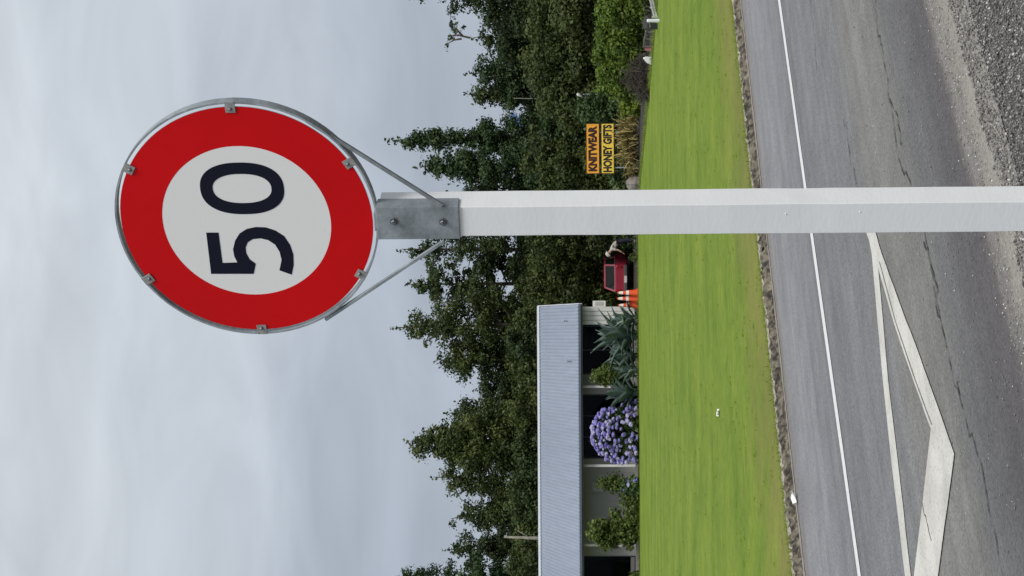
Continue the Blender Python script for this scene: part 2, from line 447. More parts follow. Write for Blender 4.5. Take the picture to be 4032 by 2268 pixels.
link('lane_line', arrmesh('lane_line', V, Fq), M_paint2, road)
strip('median_line', [(3408, 860), (3421, 930), (3435, 1000), (3479, 1500), (3514, 1830), (3566, 2268), (3610, 2560)], [(3424, 860), (3442, 930), (3456, 1000), (3500, 1500), (3540, 1830), (3589, 2268), (3634, 2560)], .004, M_paint, .004, parent=road)
strip('chevron_band', [(3396, 850), (3418, 925), (3446, 1000), (3520, 1260), (3601, 1500), (3670, 1690), (3603, 2268), (3560, 2620)],
      [(3424, 850), (3454, 925), (3476, 1000), (3572, 1260), (3661, 1500), (3762, 1790), (3697, 2268), (3640, 2620)], .006, M_paint, .004, parent=road)

# cracks in the seal: thin jagged dark fillets just proud of the surface
M_crack = mat('crack_fill', (.045, .043, .042), .85)
def crack(pts, w, z=.0045):
    P = [rd(*p) for p in pts]; V = []; Fq = []; a = 0
    for i in range(len(P) - 1):
        ns = max(2, int(np.linalg.norm(P[i + 1] - P[i]) / .035))
        for s_ in range(ns):
            u = s_ / ns; p = P[i] * (1 - u) + P[i + 1] * u
            if a % 3 == 0: off = np.array([random.gauss(0, .008), random.gauss(0, .02)])
            ww = w * random.uniform(.2, 1.25) * (0.25 if random.random() < .12 else 1)
            V += [(p[0] + off[0], p[1] + off[1] - ww / 2, z), (p[0] + off[0], p[1] + off[1] + ww / 2, z)]
            if a: Fq.append((2 * a - 2, 2 * a - 1, 2 * a + 1, 2 * a))
            a += 1
    return link('crack', arrmesh('crack', V, Fq), M_crack, road)
main = [(3400, -300), (3445, 0), (3478, 230), (3510, 400), (3538, 620), (3582, 740), (3645, 930), (3686, 1140), (3727, 1350), (3752, 1500), (3779, 1530), (3831, 1740), (3867, 1830), (3896, 2000), (3950, 2268), (4000, 2500)]
crack(main, .012)
crack([(3503, 390), (3535, 470), (3560, 560)], .012); crack([(3640, 940), (3668, 1040), (3705, 1150)], .014); crack([(3690, 1140), (3705, 1280)], .012)
crack([(3190, 0), (3205, 130), (3218, 300)], .010); crack([(3325, 450), (3345, 600), (3375, 740)], .010); crack([(3770, 1500), (3800, 1640)], .012)
crack([(3640, 1960), (3655, 2050), (3680, 2140)], .010, .0075)
strip('band_gap', [(3466, 1030), (3528, 1262), (3608, 1500), (3672, 1672)], [(3469, 1030), (3531, 1262), (3612, 1500), (3676, 1672)], .0075, M_road, .0015, parent=road)

# loose stones: coarse chips on the shoulder, strays on the seal
M_stone = leafmat('grey_chip_stones', (.070, .066, .064), (.285, .272, .260), (.66, .65, .62), .8, 0)
def stones(name, T, Q, Z, size, lift=0.0):
    n_ = len(T); base = np.array([[1, 0, 0], [-1, 0, 0], [0, 1, 0], [0, -1, 0], [0, 0, 1], [0, 0, -1]], float)
    A = base[None] * (0.6 + 0.8 * RNG.random((n_, 6, 1))) + RNG.normal(size=(n_, 6, 3)) * .16
    ang = RNG.random(n_) * 6.283; c, s_ = np.cos(ang), np.sin(ang)
    tl = RNG.normal(size=n_) * .5
    A = A * np.stack([np.ones(n_), .75 + .3 * RNG.random(n_), .55 + .3 * RNG.random(n_)], 1)[:, None, :]
    x = A[..., 0] * c[:, None] - A[..., 1] * s_[:, None]; y = A[..., 0] * s_[:, None] + A[..., 1] * c[:, None]
    z = A[..., 2] + x * tl[:, None] * .4
    V = np.stack([x, y, z], -1) * size[:, None, None] * .5
    V += np.stack([T, Q, Z], 1)[:, None, :]
    tri = np.array([[0, 2, 4], [2, 1, 4], [1, 3, 4], [3, 0, 4], [2, 0, 5], [1, 2, 5], [3, 1, 5], [0, 3, 5]])
    Fi = (tri[None] + (np.arange(n_) * 6)[:, None, None]).reshape(-1, 3)
    tv = np.repeat(np.clip(RNG.beta(1.6, 2.2, n_) + lift, 0, 1), 6)
    return tag(link(name, arrmesh(name, V.reshape(-1, 3), Fi, tv), M_stone, rot=ROADROT), kind='stuff')
n_ = 62000
T = RNG.uniform(3.0, 8.6, n_); Q = 4.64 - RNG.random(n_) ** 1.1 * 1.6
edge = 4.62 + .05 * np.sin(T * 3.1) + .04 * np.sin(T * 7.7)
Q = np.where(Q > edge, Q - .12 * RNG.random(n_), Q)
stones('gravel', T, Q, -.006 + RNG.random(n_) * .014, .006 + .012 * RNG.random(n_) ** 2)
n_ = 3400
T = RNG.uniform(2.5, 14, n_); Q = 4.75 + RNG.exponential(.55, n_); ok = Q < 11.3
stones('loose_chips', T[ok], Q[ok], np.full(ok.sum(), .003), (.004 + .008 * RNG.random(n_) ** 2)[ok], .08)
# grit spread on the dusty strip
n_ = 1500
T = RNG.uniform(3.0, 9, n_); Q = RNG.normal(4.80, .10, n_)
stones('shoulder_grit', T, Q, np.full(n_, .002), .004 + .008 * RNG.random(n_) ** 2, .3)

# grass blades: a fine nap over the nearer lawn and ragged tufts along the kerb
M_blade = leafmat('grass_blades', (.17, .27, .030), (.25, .34, .05), (.36, .32, .14), .8, .5)
def blades(name, T, Q, h, lean, w, tint):
    n_ = len(T); az = RNG.random(n_) * 6.283; d = np.stack([np.cos(az), np.sin(az)], 1); pr = np.stack([-d[:, 1], d[:, 0]], 1)
    B = np.stack([T, Q], 1)
    z0 = np.full(n_, LZ)
    V = np.zeros((n_, 3, 3)); V[:, 0, :2] = B - pr * w[:, None]; V[:, 1, :2] = B + pr * w[:, None]; V[:, 2, :2] = B + d * (h * lean)[:, None]
    V[:, 0, 2] = z0; V[:, 1, 2] = z0; V[:, 2, 2] = z0 + h
    return tag(link(name, arrmesh(name, V.reshape(-1, 3), np.arange(3 * n_).reshape(-1, 3), np.repeat(tint, 3)), M_blade, rot=ROADROT), kind='stuff')
k_ = 2200                                         # small tufts, clover and weeds left by the mower
Tc = RNG.uniform(6, 52, k_); Qc = 11.7 + 34 * RNG.random(k_) ** 1.6
T = np.repeat(Tc, 8) + RNG.normal(size=k_ * 8) * .035; Q = np.repeat(Qc, 8) + RNG.normal(size=k_ * 8) * .035; n_ = k_ * 8
tn = np.clip(np.repeat(RNG.random(k_), 8) * .55 + RNG.random(n_) * .25 + np.clip((12.9 - Q) / 3.0, 0, .35), 0, 1)
blades('grass', T, Q, .010 + .020 * RNG.random(n_), 1.0 + RNG.random(n_) * 2.5, .004 + .005 * RNG.random(n_), tn)
n_ = 9000
T = RNG.uniform(6, 26, n_); Q = 11.60 + np.abs(RNG.normal(size=n_)) * .10 - .03
tuft = np.maximum(0, np.sin(T * 2.3) + np.sin(T * 5.1 + 1) * .7 + .4)
blades('grass_fringe', T, Q, .02 + .035 * RNG.random(n_) * (0.4 + tuft * .5), .4 + RNG.random(n_) * 1.4, .003 + .004 * RNG.random(n_), np.clip(.45 + RNG.random(n_) * .55, 0, 1))

# rougher grass where the mower does not reach, along the far edge of the lawn
fe = [np.array(p) for p in ((9.3, 38.0), (7.6, 47.0), (6.15, 55.9), (3.95, 70.4), (2.5, 75.1), (-1.8, 75.5), (-13.3, 75.9), (-22, 76.2))]
Pe = []
for a_, b_ in zip(fe[:-1], fe[1:]):
    k_ = int(np.linalg.norm(b_ - a_) * 150); u = RNG.random((k_, 1)); Pe.append(a_ * (1 - u) + b_ * u + np.abs(RNG.normal(size=(k_, 2))) * np.array([.10, .12]))
Pe = (TQ @ np.concatenate(Pe).T).T; n_ = len(Pe)
blades('rough_grass', Pe[:, 0], Pe[:, 1], .03 + .12 * RNG.random(n_) ** 2, .2 + RNG.random(n_) * .9, .005 + .006 * RNG.random(n_), np.clip(RNG.random(n_) ** 1.4, 0, 1))
# soil of the garden bed along the far side of the lawn, forest floor behind
sheet('garden_bed', [(9.6, 37), (7.62, 46.9), (6.16, 55.9), (3.98, 70.3), (2.55, 75.0), (-1.8, 75.4), (-13.3, 75.8), (-60, 76.3), (-60, 260), (120, 260), (120, 37)], LZ + .004, M_soil)
# ------------------------------------------------------------------ the speed limit sign (nearest thing)
PSI = math.radians(31)
post_at = at(2900, 831.5, 5.34)
sx_, sy_ = post_at[0], post_at[1]
sign = empty('speed_limit_sign', (sx_, sy_, 0.0), -PSI, 'round red and white 50 speed limit sign on a square white post', 'road sign')
EX = np.array([math.cos(PSI), -math.sin(PSI), 0]); EYv = np.array([math.sin(PSI), math.cos(PSI), 0])   # local x, local y in the world
ORG = np.array([sx_, sy_, 0.0])
def sloc(X, Y, ly):                              # pixel -> local point on the plane y = ly of the sign
    p = onplane(X, Y, ORG + EYv * ly, EYv) - ORG
    return np.array([p @ EX, ly, p[2]])
def slocx(X, Y, lx):
    p = onplane(X, Y, ORG + EX * lx, EX) - ORG
    return np.array([lx, p @ EYv, p[2]])

M_post = mat('white_post_paint', (.80, .814, .82), .45, .035, 4.0, .06, 60, stretch=(.6, .6, 1.6))
M_galv = mat('galvanised_steel', (.30, .335, .355), .42, .35, 14.0, .15, 60, metal=.35)
M_galvb = mat('weathered_bracket_zinc', (.25, .28, .30), .5, .32, 14.0, .15, 60, metal=.2)
M_galvd = mat('galvanised_rod', (.21, .235, .245), .45, .3, 20.0, .1, 60, metal=.35)
M_galvl = mat('galvanised_clip', (.30, .30, .29), .5, .3, 60.0, .1, 60, metal=.3)
M_bolt = mat('steel_bolt', (.15, .16, .165), .45, .3, 200, 0, 60, metal=.6)
M_red = mat('red_sign_sheeting', (.60, .0025, .005), .5, .06, 3.0, .03, 300, spec=.12)
M_white = mat('white_sign_sheeting', (.80, .80, .79), .5, .03, 400.0, .04, 500, spec=.35)
M_navy = mat('dark_navy_numerals', (.007, .008, .020), .5, spec=.12)
M_alu = mat('sign_back_aluminium', (.38, .39, .40), .5, metal=.6)

ztop = sloc(1491, 860, -.05)[2]
pb = MB(); hw = .05
rows = 24
for i in range(rows + 1):
    z = -.25 + (ztop + .25) * i / rows
    for (a, c_) in ((-1, -1), (1, -1), (1, 1), (-1, 1)):
        pb.v.append((a * (hw + random.gauss(0, .00045)), c_ * (hw + random.gauss(0, .00045)), z))
for i in range(rows):
    for j in range(4): pb.f.append((i * 4 + j, i * 4 + (j + 1) % 4, i * 4 + 4 + (j + 1) % 4, i * 4 + 4 + j)); pb.m.append(0)
pb.f.append((3, 2, 1, 0)); pb.m.append(0); pb.f.append(tuple(rows * 4 + j for j in range(4))); pb.m.append(0)
post = pb.build('post', M_post, sign, bevel=.0022)
# knots and paint drips standing proud of the timber
for (X, Y) in ((3094, 842), (3387, 834)):
    p = sloc(X, Y, -.0505); mb = MB()
    mb.lathe([(.0001, -.0018), (.0016, -.0015), (.0022, 0.0), (.0024, .002)], 8, (p[0], p[1], p[2]), R=Matrix.Rotation(-math.pi / 2, 3, 'X') )
    mb.build('paint_drip', M_post, post, smooth=True)

# plate, numerals
cen = sloc(971.5, 874, -.03); PX, PZ = cen[0], cen[2]
def ring_plate(r0, r1, y0, y1, n=96):
    mb = MB(); R = Matrix.Rotation(math.pi / 2, 3, 'X')     # local z -> -y
    if r0 > 0: mb.lathe([(r0, -y0), (r1, -y0), (r1, -y1), (r0, -y1)], n, (PX, 0, PZ), R=R, closed=True)
    else: mb.lathe([(r1, -y0), (r1, -y1)], n, (PX, 0, PZ), R=R)
    return mb
plate = ring_plate(0, .3830, -.0275, -.030).build('sign_plate', M_alu, sign)
ring_plate(.2555, .3825, -.0300, -.0308).build('red_border', M_red, plate)
ring_plate(0, .2570, -.0300, -.0305).build('white_disc', M_white, plate)
g5 = [(597,820),(625,1055),(868,1055),(880,997),(845,972),(826,938),(822,905),(834,875),(862,857),(905,852),(950,862),(990,888),(1016,930),(1027,975),(1015,1035),(1085,1060),(1096,1005),(1094,945),(1076,890),(1042,840),(992,808),(937,790),(880,788),(828,799),(787,825),(762,865),(750,915),(757,955),(775,990),(690,993),(667,820)]
def zp(x, y): return (400 + x / 1.4493, 350 + y / 1.4493)
mb = MB(); P5 = [sloc(*zp(x, y), -.0306) for x, y in g5]
mb.prism([tuple(p) for p in P5], (0, -.0008, 0)); mb.build('numeral_five', M_navy, plate)
c0_ = sloc(*zp(801.5, 568.5), -.0306)
mb = MB(); nn = 64
def sup(a, r, e_): 
    c, s_ = math.cos(a), math.sin(a); return (math.copysign(abs(c) ** (2 / e_), c) * r[0], math.copysign(abs(s_) ** (2 / e_), s_) * r[1])
for yy in (-.0306, -.0314):
    for ro, ex in (((.0868, .1262), 2.35), ((.0492, .0885), 2.25)):
        for i in range(nn):
            x, z = sup(2 * math.pi * i / nn, ro, ex); mb.v.append((c0_[0] + x, yy, c0_[2] + z))
for i in range(nn):
    j = (i + 1) % nn
    for q_ in ((2 * nn + i, 2 * nn + j, 3 * nn + j, 3 * nn + i), (i, nn + i, nn + j, j), (i, j, 2 * nn + j, 2 * nn + i), (nn + i, 3 * nn + i, 3 * nn + j, nn + j)):
        mb.f.append(q_); mb.m.append(0)
mb.build('numeral_zero', M_navy, plate)
# flat-bar rim round the plate, its clips, the two stays and the saddle bracket
ring_plate(.3930, .3990, -.002, -.033).build('rim', M_galv, sign)
for k_ in range(6):
    a = math.radians(60 * k_ + 1.0)
    ct, st = math.cos(a), math.sin(a); R = Matrix.Rotation(-a, 3, 'Y')
    mb = MB(); mb.box((PX + ct * .3820, -.0335, PZ + st * .3820), (.034, .0025, .030), R)
    cl = mb.build('clip', M_galvl, sign, bevel=.001)
    mb = MB(); mb.lathe([(.0055, 0), (.0055, .004), (.0035, .006)], 6, (PX + ct * .3765, -.0347, PZ + st * .3765), R=Matrix.Rotation(math.pi / 2, 3, 'X'))
    mb.build('bolt', M_bolt, cl)
zb0, zb1 = sloc(1808, 870, -.056)[2], sloc(1483, 870, -.056)[2]
zc, zh = (zb0 + zb1) / 2, zb1 - zb0
br = MB()
br.box((0, -.0545, zc), (.1102, .005, zh))
br.box((.0536, -.0275, zc), (.0042, .049, zh - .002)); br.box((-.0536, -.0275, zc), (.0042, .049, zh - .002))
br.box((0, -.030, zb1 + .004), (.06, .04, .010))
bracket = br.build('bracket', M_galvb, sign, bevel=.0015)
for (X, Y) in ((1552, 872), (1745, 874)):
    p = sloc(X, Y, -.057); mb = MB(); Rx = Matrix.Rotation(math.pi / 2, 3, 'X')
    mb.lathe([(.0135, 0), (.0135, .002), (.009, .0022), (.009, .009), (.0075, .0105)], 6, (p[0], p[1], p[2]), R=Rx)
    mb.lathe([(.004, .0105), (.004, .016)], 8, (p[0], p[1], p[2]), R=Rx)
    mb.build('bolt', M_bolt, bracket)
ru = sloc(1208, 474, -.016); rl = slocx(1742, 809, .060)
mb = MB(); mb.tube([ru, rl], .0078, 4); mb.build('stay', M_galvd, sign, bevel=.001)
lu = sloc(1282, 1258, -.016)
mb = MB(); mb.tube([lu, (-.060, rl[1], rl[2])], .0070, 4); mb.build('stay', M_galv, sign, bevel=.001)
# ------------------------------------------------------------------ the house across the road
HY = 78.6
M_roof = mat('blue_grey_roofing', (.235, .270, .338), .45, .10, 1.2, .05, 20, spec=.5, stretch=(1, .4, 1))
M_ridge = mat('pale_ridge_flashing', (.46, .48, .52), .5, .1, 3)
M_gutter = mat('slate_blue_gutter', (.085, .105, .145), .5, .15, 4)
M_board = mat('white_wall_boards', (.60, .60, .56), .6, .07, 3.0, .1, 30, stretch=(1, 1, .3))
M_sofit = mat('soffit_lining', (.40, .40, .37), .7)
M_panel = mat('grey_green_wall_panel', (.34, .345, .32), .65, .07, 1.5, .05, 20)
M_frame = mat('dark_window_frame', (.03, .035, .05), .4)
M_whitep = mat('white_joinery', (.66, .665, .64), .5, .06, 3)
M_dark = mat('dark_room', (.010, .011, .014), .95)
M_found = mat('concrete_plinth', (.22, .21, .19), .9, .2, 3)
M_curtain = mat('pale_curtain', (.42, .43, .40), .9, .15, 5)
M_glass, n, l, b = newmat('window_glass')
gl = n.new('ShaderNodeBsdfGlossy'); gl.inputs['Roughness'].default_value = .03; gl.inputs['Color'].default_value = (.8, .9, 1, 1)
tr = n.new('ShaderNodeBsdfTransparent'); tr.inputs['Color'].default_value = (.30, .34, .36, 1)
lw = n.new('ShaderNodeFresnel'); lw.inputs['IOR'].default_value = 1.16
mx = n.new('ShaderNodeMixShader'); l.new(lw.outputs[0], mx.inputs[0]); l.new(tr.outputs[0], mx.inputs[1]); l.new(gl.outputs[0], mx.inputs[2])
l.new(mx.outputs[0], n['Material Output'].inputs['Surface'])

HX = at(2400, 1208, HY)[0]                        # right-hand end of the front wall
house = empty('house', (HX, HY, LZ), math.radians(1.5), 'long low pale house with blue grey metal roof behind the agaves', 'house')
LEN = 17.5
hx = lambda Y, dy=0.0: at(2400, Y, HY + dy)[0] - HX  # local x of a picture row at depth dy behind the front wall
REC = 1.15                                        # most of the front is set back under the eave
eave_z = at(2277, 1206, HY - .45)[2] - LZ
ridge_y = 5.2
ridge_z = at(2121, 1300, HY + ridge_y)[2] - LZ
# plinth, walls
mb = MB(); mb.box((-LEN / 2 - .02, 5.55, .17), (LEN - .1, 8.7, .34)); mb.build('plinth', M_found, house)
WZ0, WZ1 = .10, eave_z - .06
bw = .19
# right section, flush with the front: vertical boards
x1 = hx(1278)
nb_ = int(round(-x1 / bw)); bwr = -x1 / nb_
mb = MB(); mb.box((x1 / 2, .10, (WZ0 + WZ1) / 2), (-x1 - .01, .12, WZ1 - WZ0)); wallr = mb.build('wall', M_panel, house)
bm_ = MB(); bm_.box((0, 0, 0), (bwr - .028, .030, WZ1 - WZ0 - .005)); bme = bm_.mesh('wall_board')
bme.materials.append(M_board)
for i in range(nb_): link('wall_board', bme, None, wallr, (-(i + .5) * bwr, .024, (WZ0 + WZ1) / 2))
# end wall (gable) in boards too
gw = MB(); gw.prism([(-.01, .161, WZ0), (-.01, 9.8, WZ0), (-.01, 9.8, WZ1), (-.01, ridge_y, ridge_z - .12), (-.01, .161, WZ1)], (-.12, 0, 0)); gable = gw.build('end_wall', M_panel, house)
mb = MB(); mb.box((x1 + .03, .161 + (REC - .16) / 2, (WZ0 + WZ1) / 2), (.06, REC - .16, WZ1 - WZ0)); mb.build('return_wall', M_board, house)
bg_ = MB(); bg_.box((0, 0, 0), (.022, .17, WZ1 - WZ0)); bgm = bg_.mesh('end_board'); bgm.materials.append(M_board)
for i in range(48): link('end_board', bgm, None, gable, (.0015, .27 + i * .198, (WZ0 + WZ1) / 2))
# recessed front: solid panels and glazed openings, left to right in the picture rows
xo1, xo1b = hx(1278, REC), hx(1471, REC); xo2, xo2b = hx(1549, REC), hx(1802, REC); xo3, xo3b = hx(2182, REC), hx(2520, REC)
xr = x1 + .06
def panelwall(xa, xb):
    mb = MB(); mb.box(((xa + xb) / 2, REC + .08, (WZ0 + WZ1) / 2), (abs(xa - xb), .12, WZ1 - WZ0)); w_ = mb.build('wall', M_panel, house)
    wdt = abs(xa - xb); k_ = max(1, int(round(wdt / .30))); bw_ = wdt / k_
    q = MB(); q.box((0, 0, 0), (bw_ - .016, .018, WZ1 - WZ0 - .01)); qm = q.mesh('wall_board'); qm.materials.append(M_panel)
    for i in range(k_): link('wall_board', qm, None, w_, (max(xa, xb) - (i + .5) * bw_, REC + .012, (WZ0 + WZ1) / 2))
panelwall(xo1b, xo2); panelwall(xo2b, xo3); panelwall(xo3b, -LEN + .15)
def window(xa, xb, z0, mull=1, fr=M_frame):
    z1 = WZ1 - .02; w_ = xa - xb
    q = MB(); fw_ = .05
    q.box(((xa + xb) / 2, REC + .05, z1 - fw_ / 2), (w_, .08, fw_)); q.box(((xa + xb) / 2, REC + .05, z0 + fw_ / 2), (w_, .08, fw_))
    for i in range(mull + 1):
        q.box((xa - fw_ / 2 - i * (w_ - fw_) / mull, REC + .05, (z0 + z1) / 2), (fw_, .078, z1 - z0 - 2 * fw_ - .004))
    wn = q.build('window', fr, house)
    g = MB(); 
    for i in range(mull):
        c_ = xa - fw_ - (i + .5) * (w_ - fw_) / mull + fw_ / 2
        g = MB(); g.box((c_, REC + .06, (z0 + z1) / 2), ((w_ - fw_) / mull - fw_ - .004, .006, z1 - z0 - 2 * fw_ - .004)); g.build('pane', M_glass, wn)
    return wn
window(xr - .005 if False else xo1 - .01, xo1b, WZ0 + .05, 2); window(xo2, xo2b, WZ0 + .05, 3); w3 = window(xo3, xo3b, WZ0 + .02, 3, M_frame)
# room behind the glass
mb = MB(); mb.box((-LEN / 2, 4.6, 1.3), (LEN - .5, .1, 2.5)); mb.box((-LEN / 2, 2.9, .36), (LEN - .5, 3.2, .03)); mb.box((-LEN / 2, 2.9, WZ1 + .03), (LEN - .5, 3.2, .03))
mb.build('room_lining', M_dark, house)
# tied-back curtain in the left-hand window
cx_ = xo3 - .10
mb = MB()
P = [(cx_ - .02, WZ1 - .15), (cx_ - .02, WZ0 + .1), (cx_ - .26, WZ0 + .1), (cx_ - .20, WZ0 + .9), (cx_ - .07, WZ0 + 1.25), (cx_ - .16, WZ1 - .6), (cx_ - .45, WZ1 - .15)]
mb.prism([(x, REC + .20, z) for x, z in P], (0, .03, 0)); mb.build('curtain', M_curtain, house)
# verandah posts along the eave line
for Y in (1522, 1832, 2143, 2490):
    xp = hx(Y, .05); mb = MB(); mb.box((xp, .05, (eave_z - .1) / 2 + .0), (.105, .09, eave_z - .12)); mb.build('verandah_post', M_whitep, house, bevel=.008)
mb = MB(); mb.box(((x1 - LEN) / 2, .58, .05), (LEN + x1 - .1, 1.15, .14)); mb.build('verandah_floor', M_found, house)
# meter box and small vent on the recessed wall, cabinet on the end wall
xm0, xm1 = hx(1893, REC), hx(1930, REC)
mb = MB(); za, zb_ = at(2332, 1910, HY + REC)[2] - LZ, at(2374, 1910, HY + REC)[2] - LZ
mb.box(((xm0 + xm1) / 2, REC - .05, (za + zb_) / 2), (xm0 - xm1, .10, za - zb_)); mbx = mb.build('meter_box', M_sofit, house, bevel=.01)
mb = MB(); mb.box(((xm0 + xm1) / 2, REC - .06, zb_ - .09), (.36, .12, .10)); mb.build('vent', M_frame, house, bevel=.005)
ya = .45
za, zb_ = at(2334, 1195, HY + ya)[2] - LZ, at(2385, 1195, HY + ya)[2] - LZ
wbx = at(2360, 1183, HY + ya)[0] - HX
mb = MB(); mb.box((wbx / 2 + .005, ya + .15, (za + zb_) / 2), (wbx - .01, .42, za - zb_)); cab = mb.build('wall_cabinet', M_whitep, house, bevel=.012)
mb = MB(); mb.box((wbx / 2 + .005, ya - .066, (za + zb_) / 2), (wbx * .62, .012, (za - zb_) * .62)); mb.build('cabinet_door', M_sofit, cab, bevel=.004)

# roof: ribbed sheets, ridge capping, barge, fascia and gutter
run = ridge_y + .45; rise = ridge_z - eave_z
sl = math.hypot(run, rise); ra = math.atan2(rise, run)
roof = MB(); roof.prism([(.06, -.40, eave_z - .05), (.06, ridge_y, ridge_z - .055), (.06, 2 * ridge_y + .40, eave_z - .05)], (-LEN - .1, 0, 0))
roof = roof.build('roof', M_sofit, house)
RP = .155; SW = RP * 5
def sheet_mesh():
    V = []; Fq = []; pts = []
    for i in range(5):
        o = -i * RP
        pts += [(o, 0), (o - .085, 0), (o - .097, .028), (o - .128, .028), (o - .140, 0)]
    pts.append((-SW, 0))
    for x, h in pts:
        V += [(x, 0, h), (x, sl, h)]
    for i in range(len(pts) - 1): Fq.append((2 * i, 2 * i + 2, 2 * i + 3, 2 * i + 1))
    me_ = bpy.data.meshes.new('roofing_sheet'); me_.from_pydata(V, [], Fq); me_.materials.append(M_roof); me_.update(); return me_
smh = sheet_mesh()
ns = int((LEN + .1) / SW) + 1
for i in range(ns):
    link('roofing_sheet', smh, None, roof, (.10 - i * SW, -.45, eave_z + .004), (ra, 0, 0))
mb = MB(); mb.add([(.12, ridge_y, ridge_z + .006), (.12, 2 * ridge_y + .45, eave_z + .004), (.1 - ns * SW, 2 * ridge_y + .45, eave_z + .004), (.1 - ns * SW, ridge_y, ridge_z + .006)], [(0, 1, 2, 3)]); mb.build('rear_roofing', M_roof, roof)
cy, sy2 = math.cos(ra), math.sin(ra)
mb = MB(); Lr = -ns * SW
mb.prism([(.13, ridge_y - .26 * cy - sy2 * -.045 * 0, ridge_z - .26 * sy2 + .048), (.13, ridge_y, ridge_z + .075), (.13, ridge_y + .26 * cy, ridge_z - .26 * sy2 + .048),
          (.13, ridge_y + .26 * cy, ridge_z - .26 * sy2 + .040), (.13, ridge_y, ridge_z + .06), (.13, ridge_y - .26 * cy, ridge_z - .26 * sy2 + .040)], (Lr, 0, 0)); mb.build('ridge_cap', M_ridge, roof)
mb = MB(); mb.prism([(.16, -.46, eave_z - .02), (.16, ridge_y, ridge_z + .055), (.16, ridge_y, ridge_z - .10), (.16, -.46, eave_z - .16)], (-.045, 0, 0)); mb.build('barge_board', M_ridge, roof)
mb = MB(); mb.box((-LEN / 2, -.515, eave_z - .052), (LEN + .25, .10, .11)); mb.build('gutter', M_gutter, roof, bevel=.012)
mb = MB(); mb.box((-LEN / 2, -.43, eave_z - .11), (LEN + .2, .03, .14)); mb.build('fascia', M_gutter, roof)
# small fittings on the roof
for (X, Y) in ((2237, 1262), (2250, 1422)):
    d_ = ray(X, Y); pn = np.array([0, -math.sin(ra), math.cos(ra)]); p0 = np.array([HX, HY - .45, eave_z + LZ])
    p = CP + d_ * (np.dot(p0 - CP, pn) / np.dot(d_, pn)) - np.array([HX, HY, LZ])
    mb = MB(); mb.tube([(p[0], p[1], p[2] - .05), (p[0], p[1], p[2] + .16)], .022, 8); mb.tube([(p[0] - .05, p[1], p[2] + .16), (p[0] + .05, p[1], p[2] + .16)], .014, 6); mb.build('vent_pipe', M_gutter, roof)
# ------------------------------------------------------------------ trees and bush
M_bark = mat('brown_grey_bark', (.075, .062, .048), .9, .4, 5, .5, 20)
M_barkpale = mat('pale_bare_bark', (.22, .21, .165), .9, .3, 6, .3, 20)
LEAF = [leafmat('leaf_dark_podocarp', (0.020, 0.037, 0.012), (0.050, 0.079, 0.023), (0.111, 0.145, 0.042)),
        leafmat('leaf_olive_bush', (0.028, 0.044, 0.012), (0.070, 0.096, 0.023), (0.142, 0.166, 0.044)),
        leafmat('leaf_deep_green', (0.019, 0.039, 0.015), (0.046, 0.082, 0.027), (0.100, 0.147, 0.048)),
        leafmat('leaf_bright_hedge', (.050, .085, .010), (.120, .185, .022), (.22, .29, .045)),
        leafmat('leaf_bluish_shrub', (.028, .055, .018), (.075, .125, .040), (.20, .25, .10)),
        leafmat('leaf_lime', (.07, .11, .012), (.16, .22, .022), (.25, .30, .05)),
        leafmat('leaf_garden_green', (.045, .07, .014), (.10, .145, .03), (.19, .235, .07))]

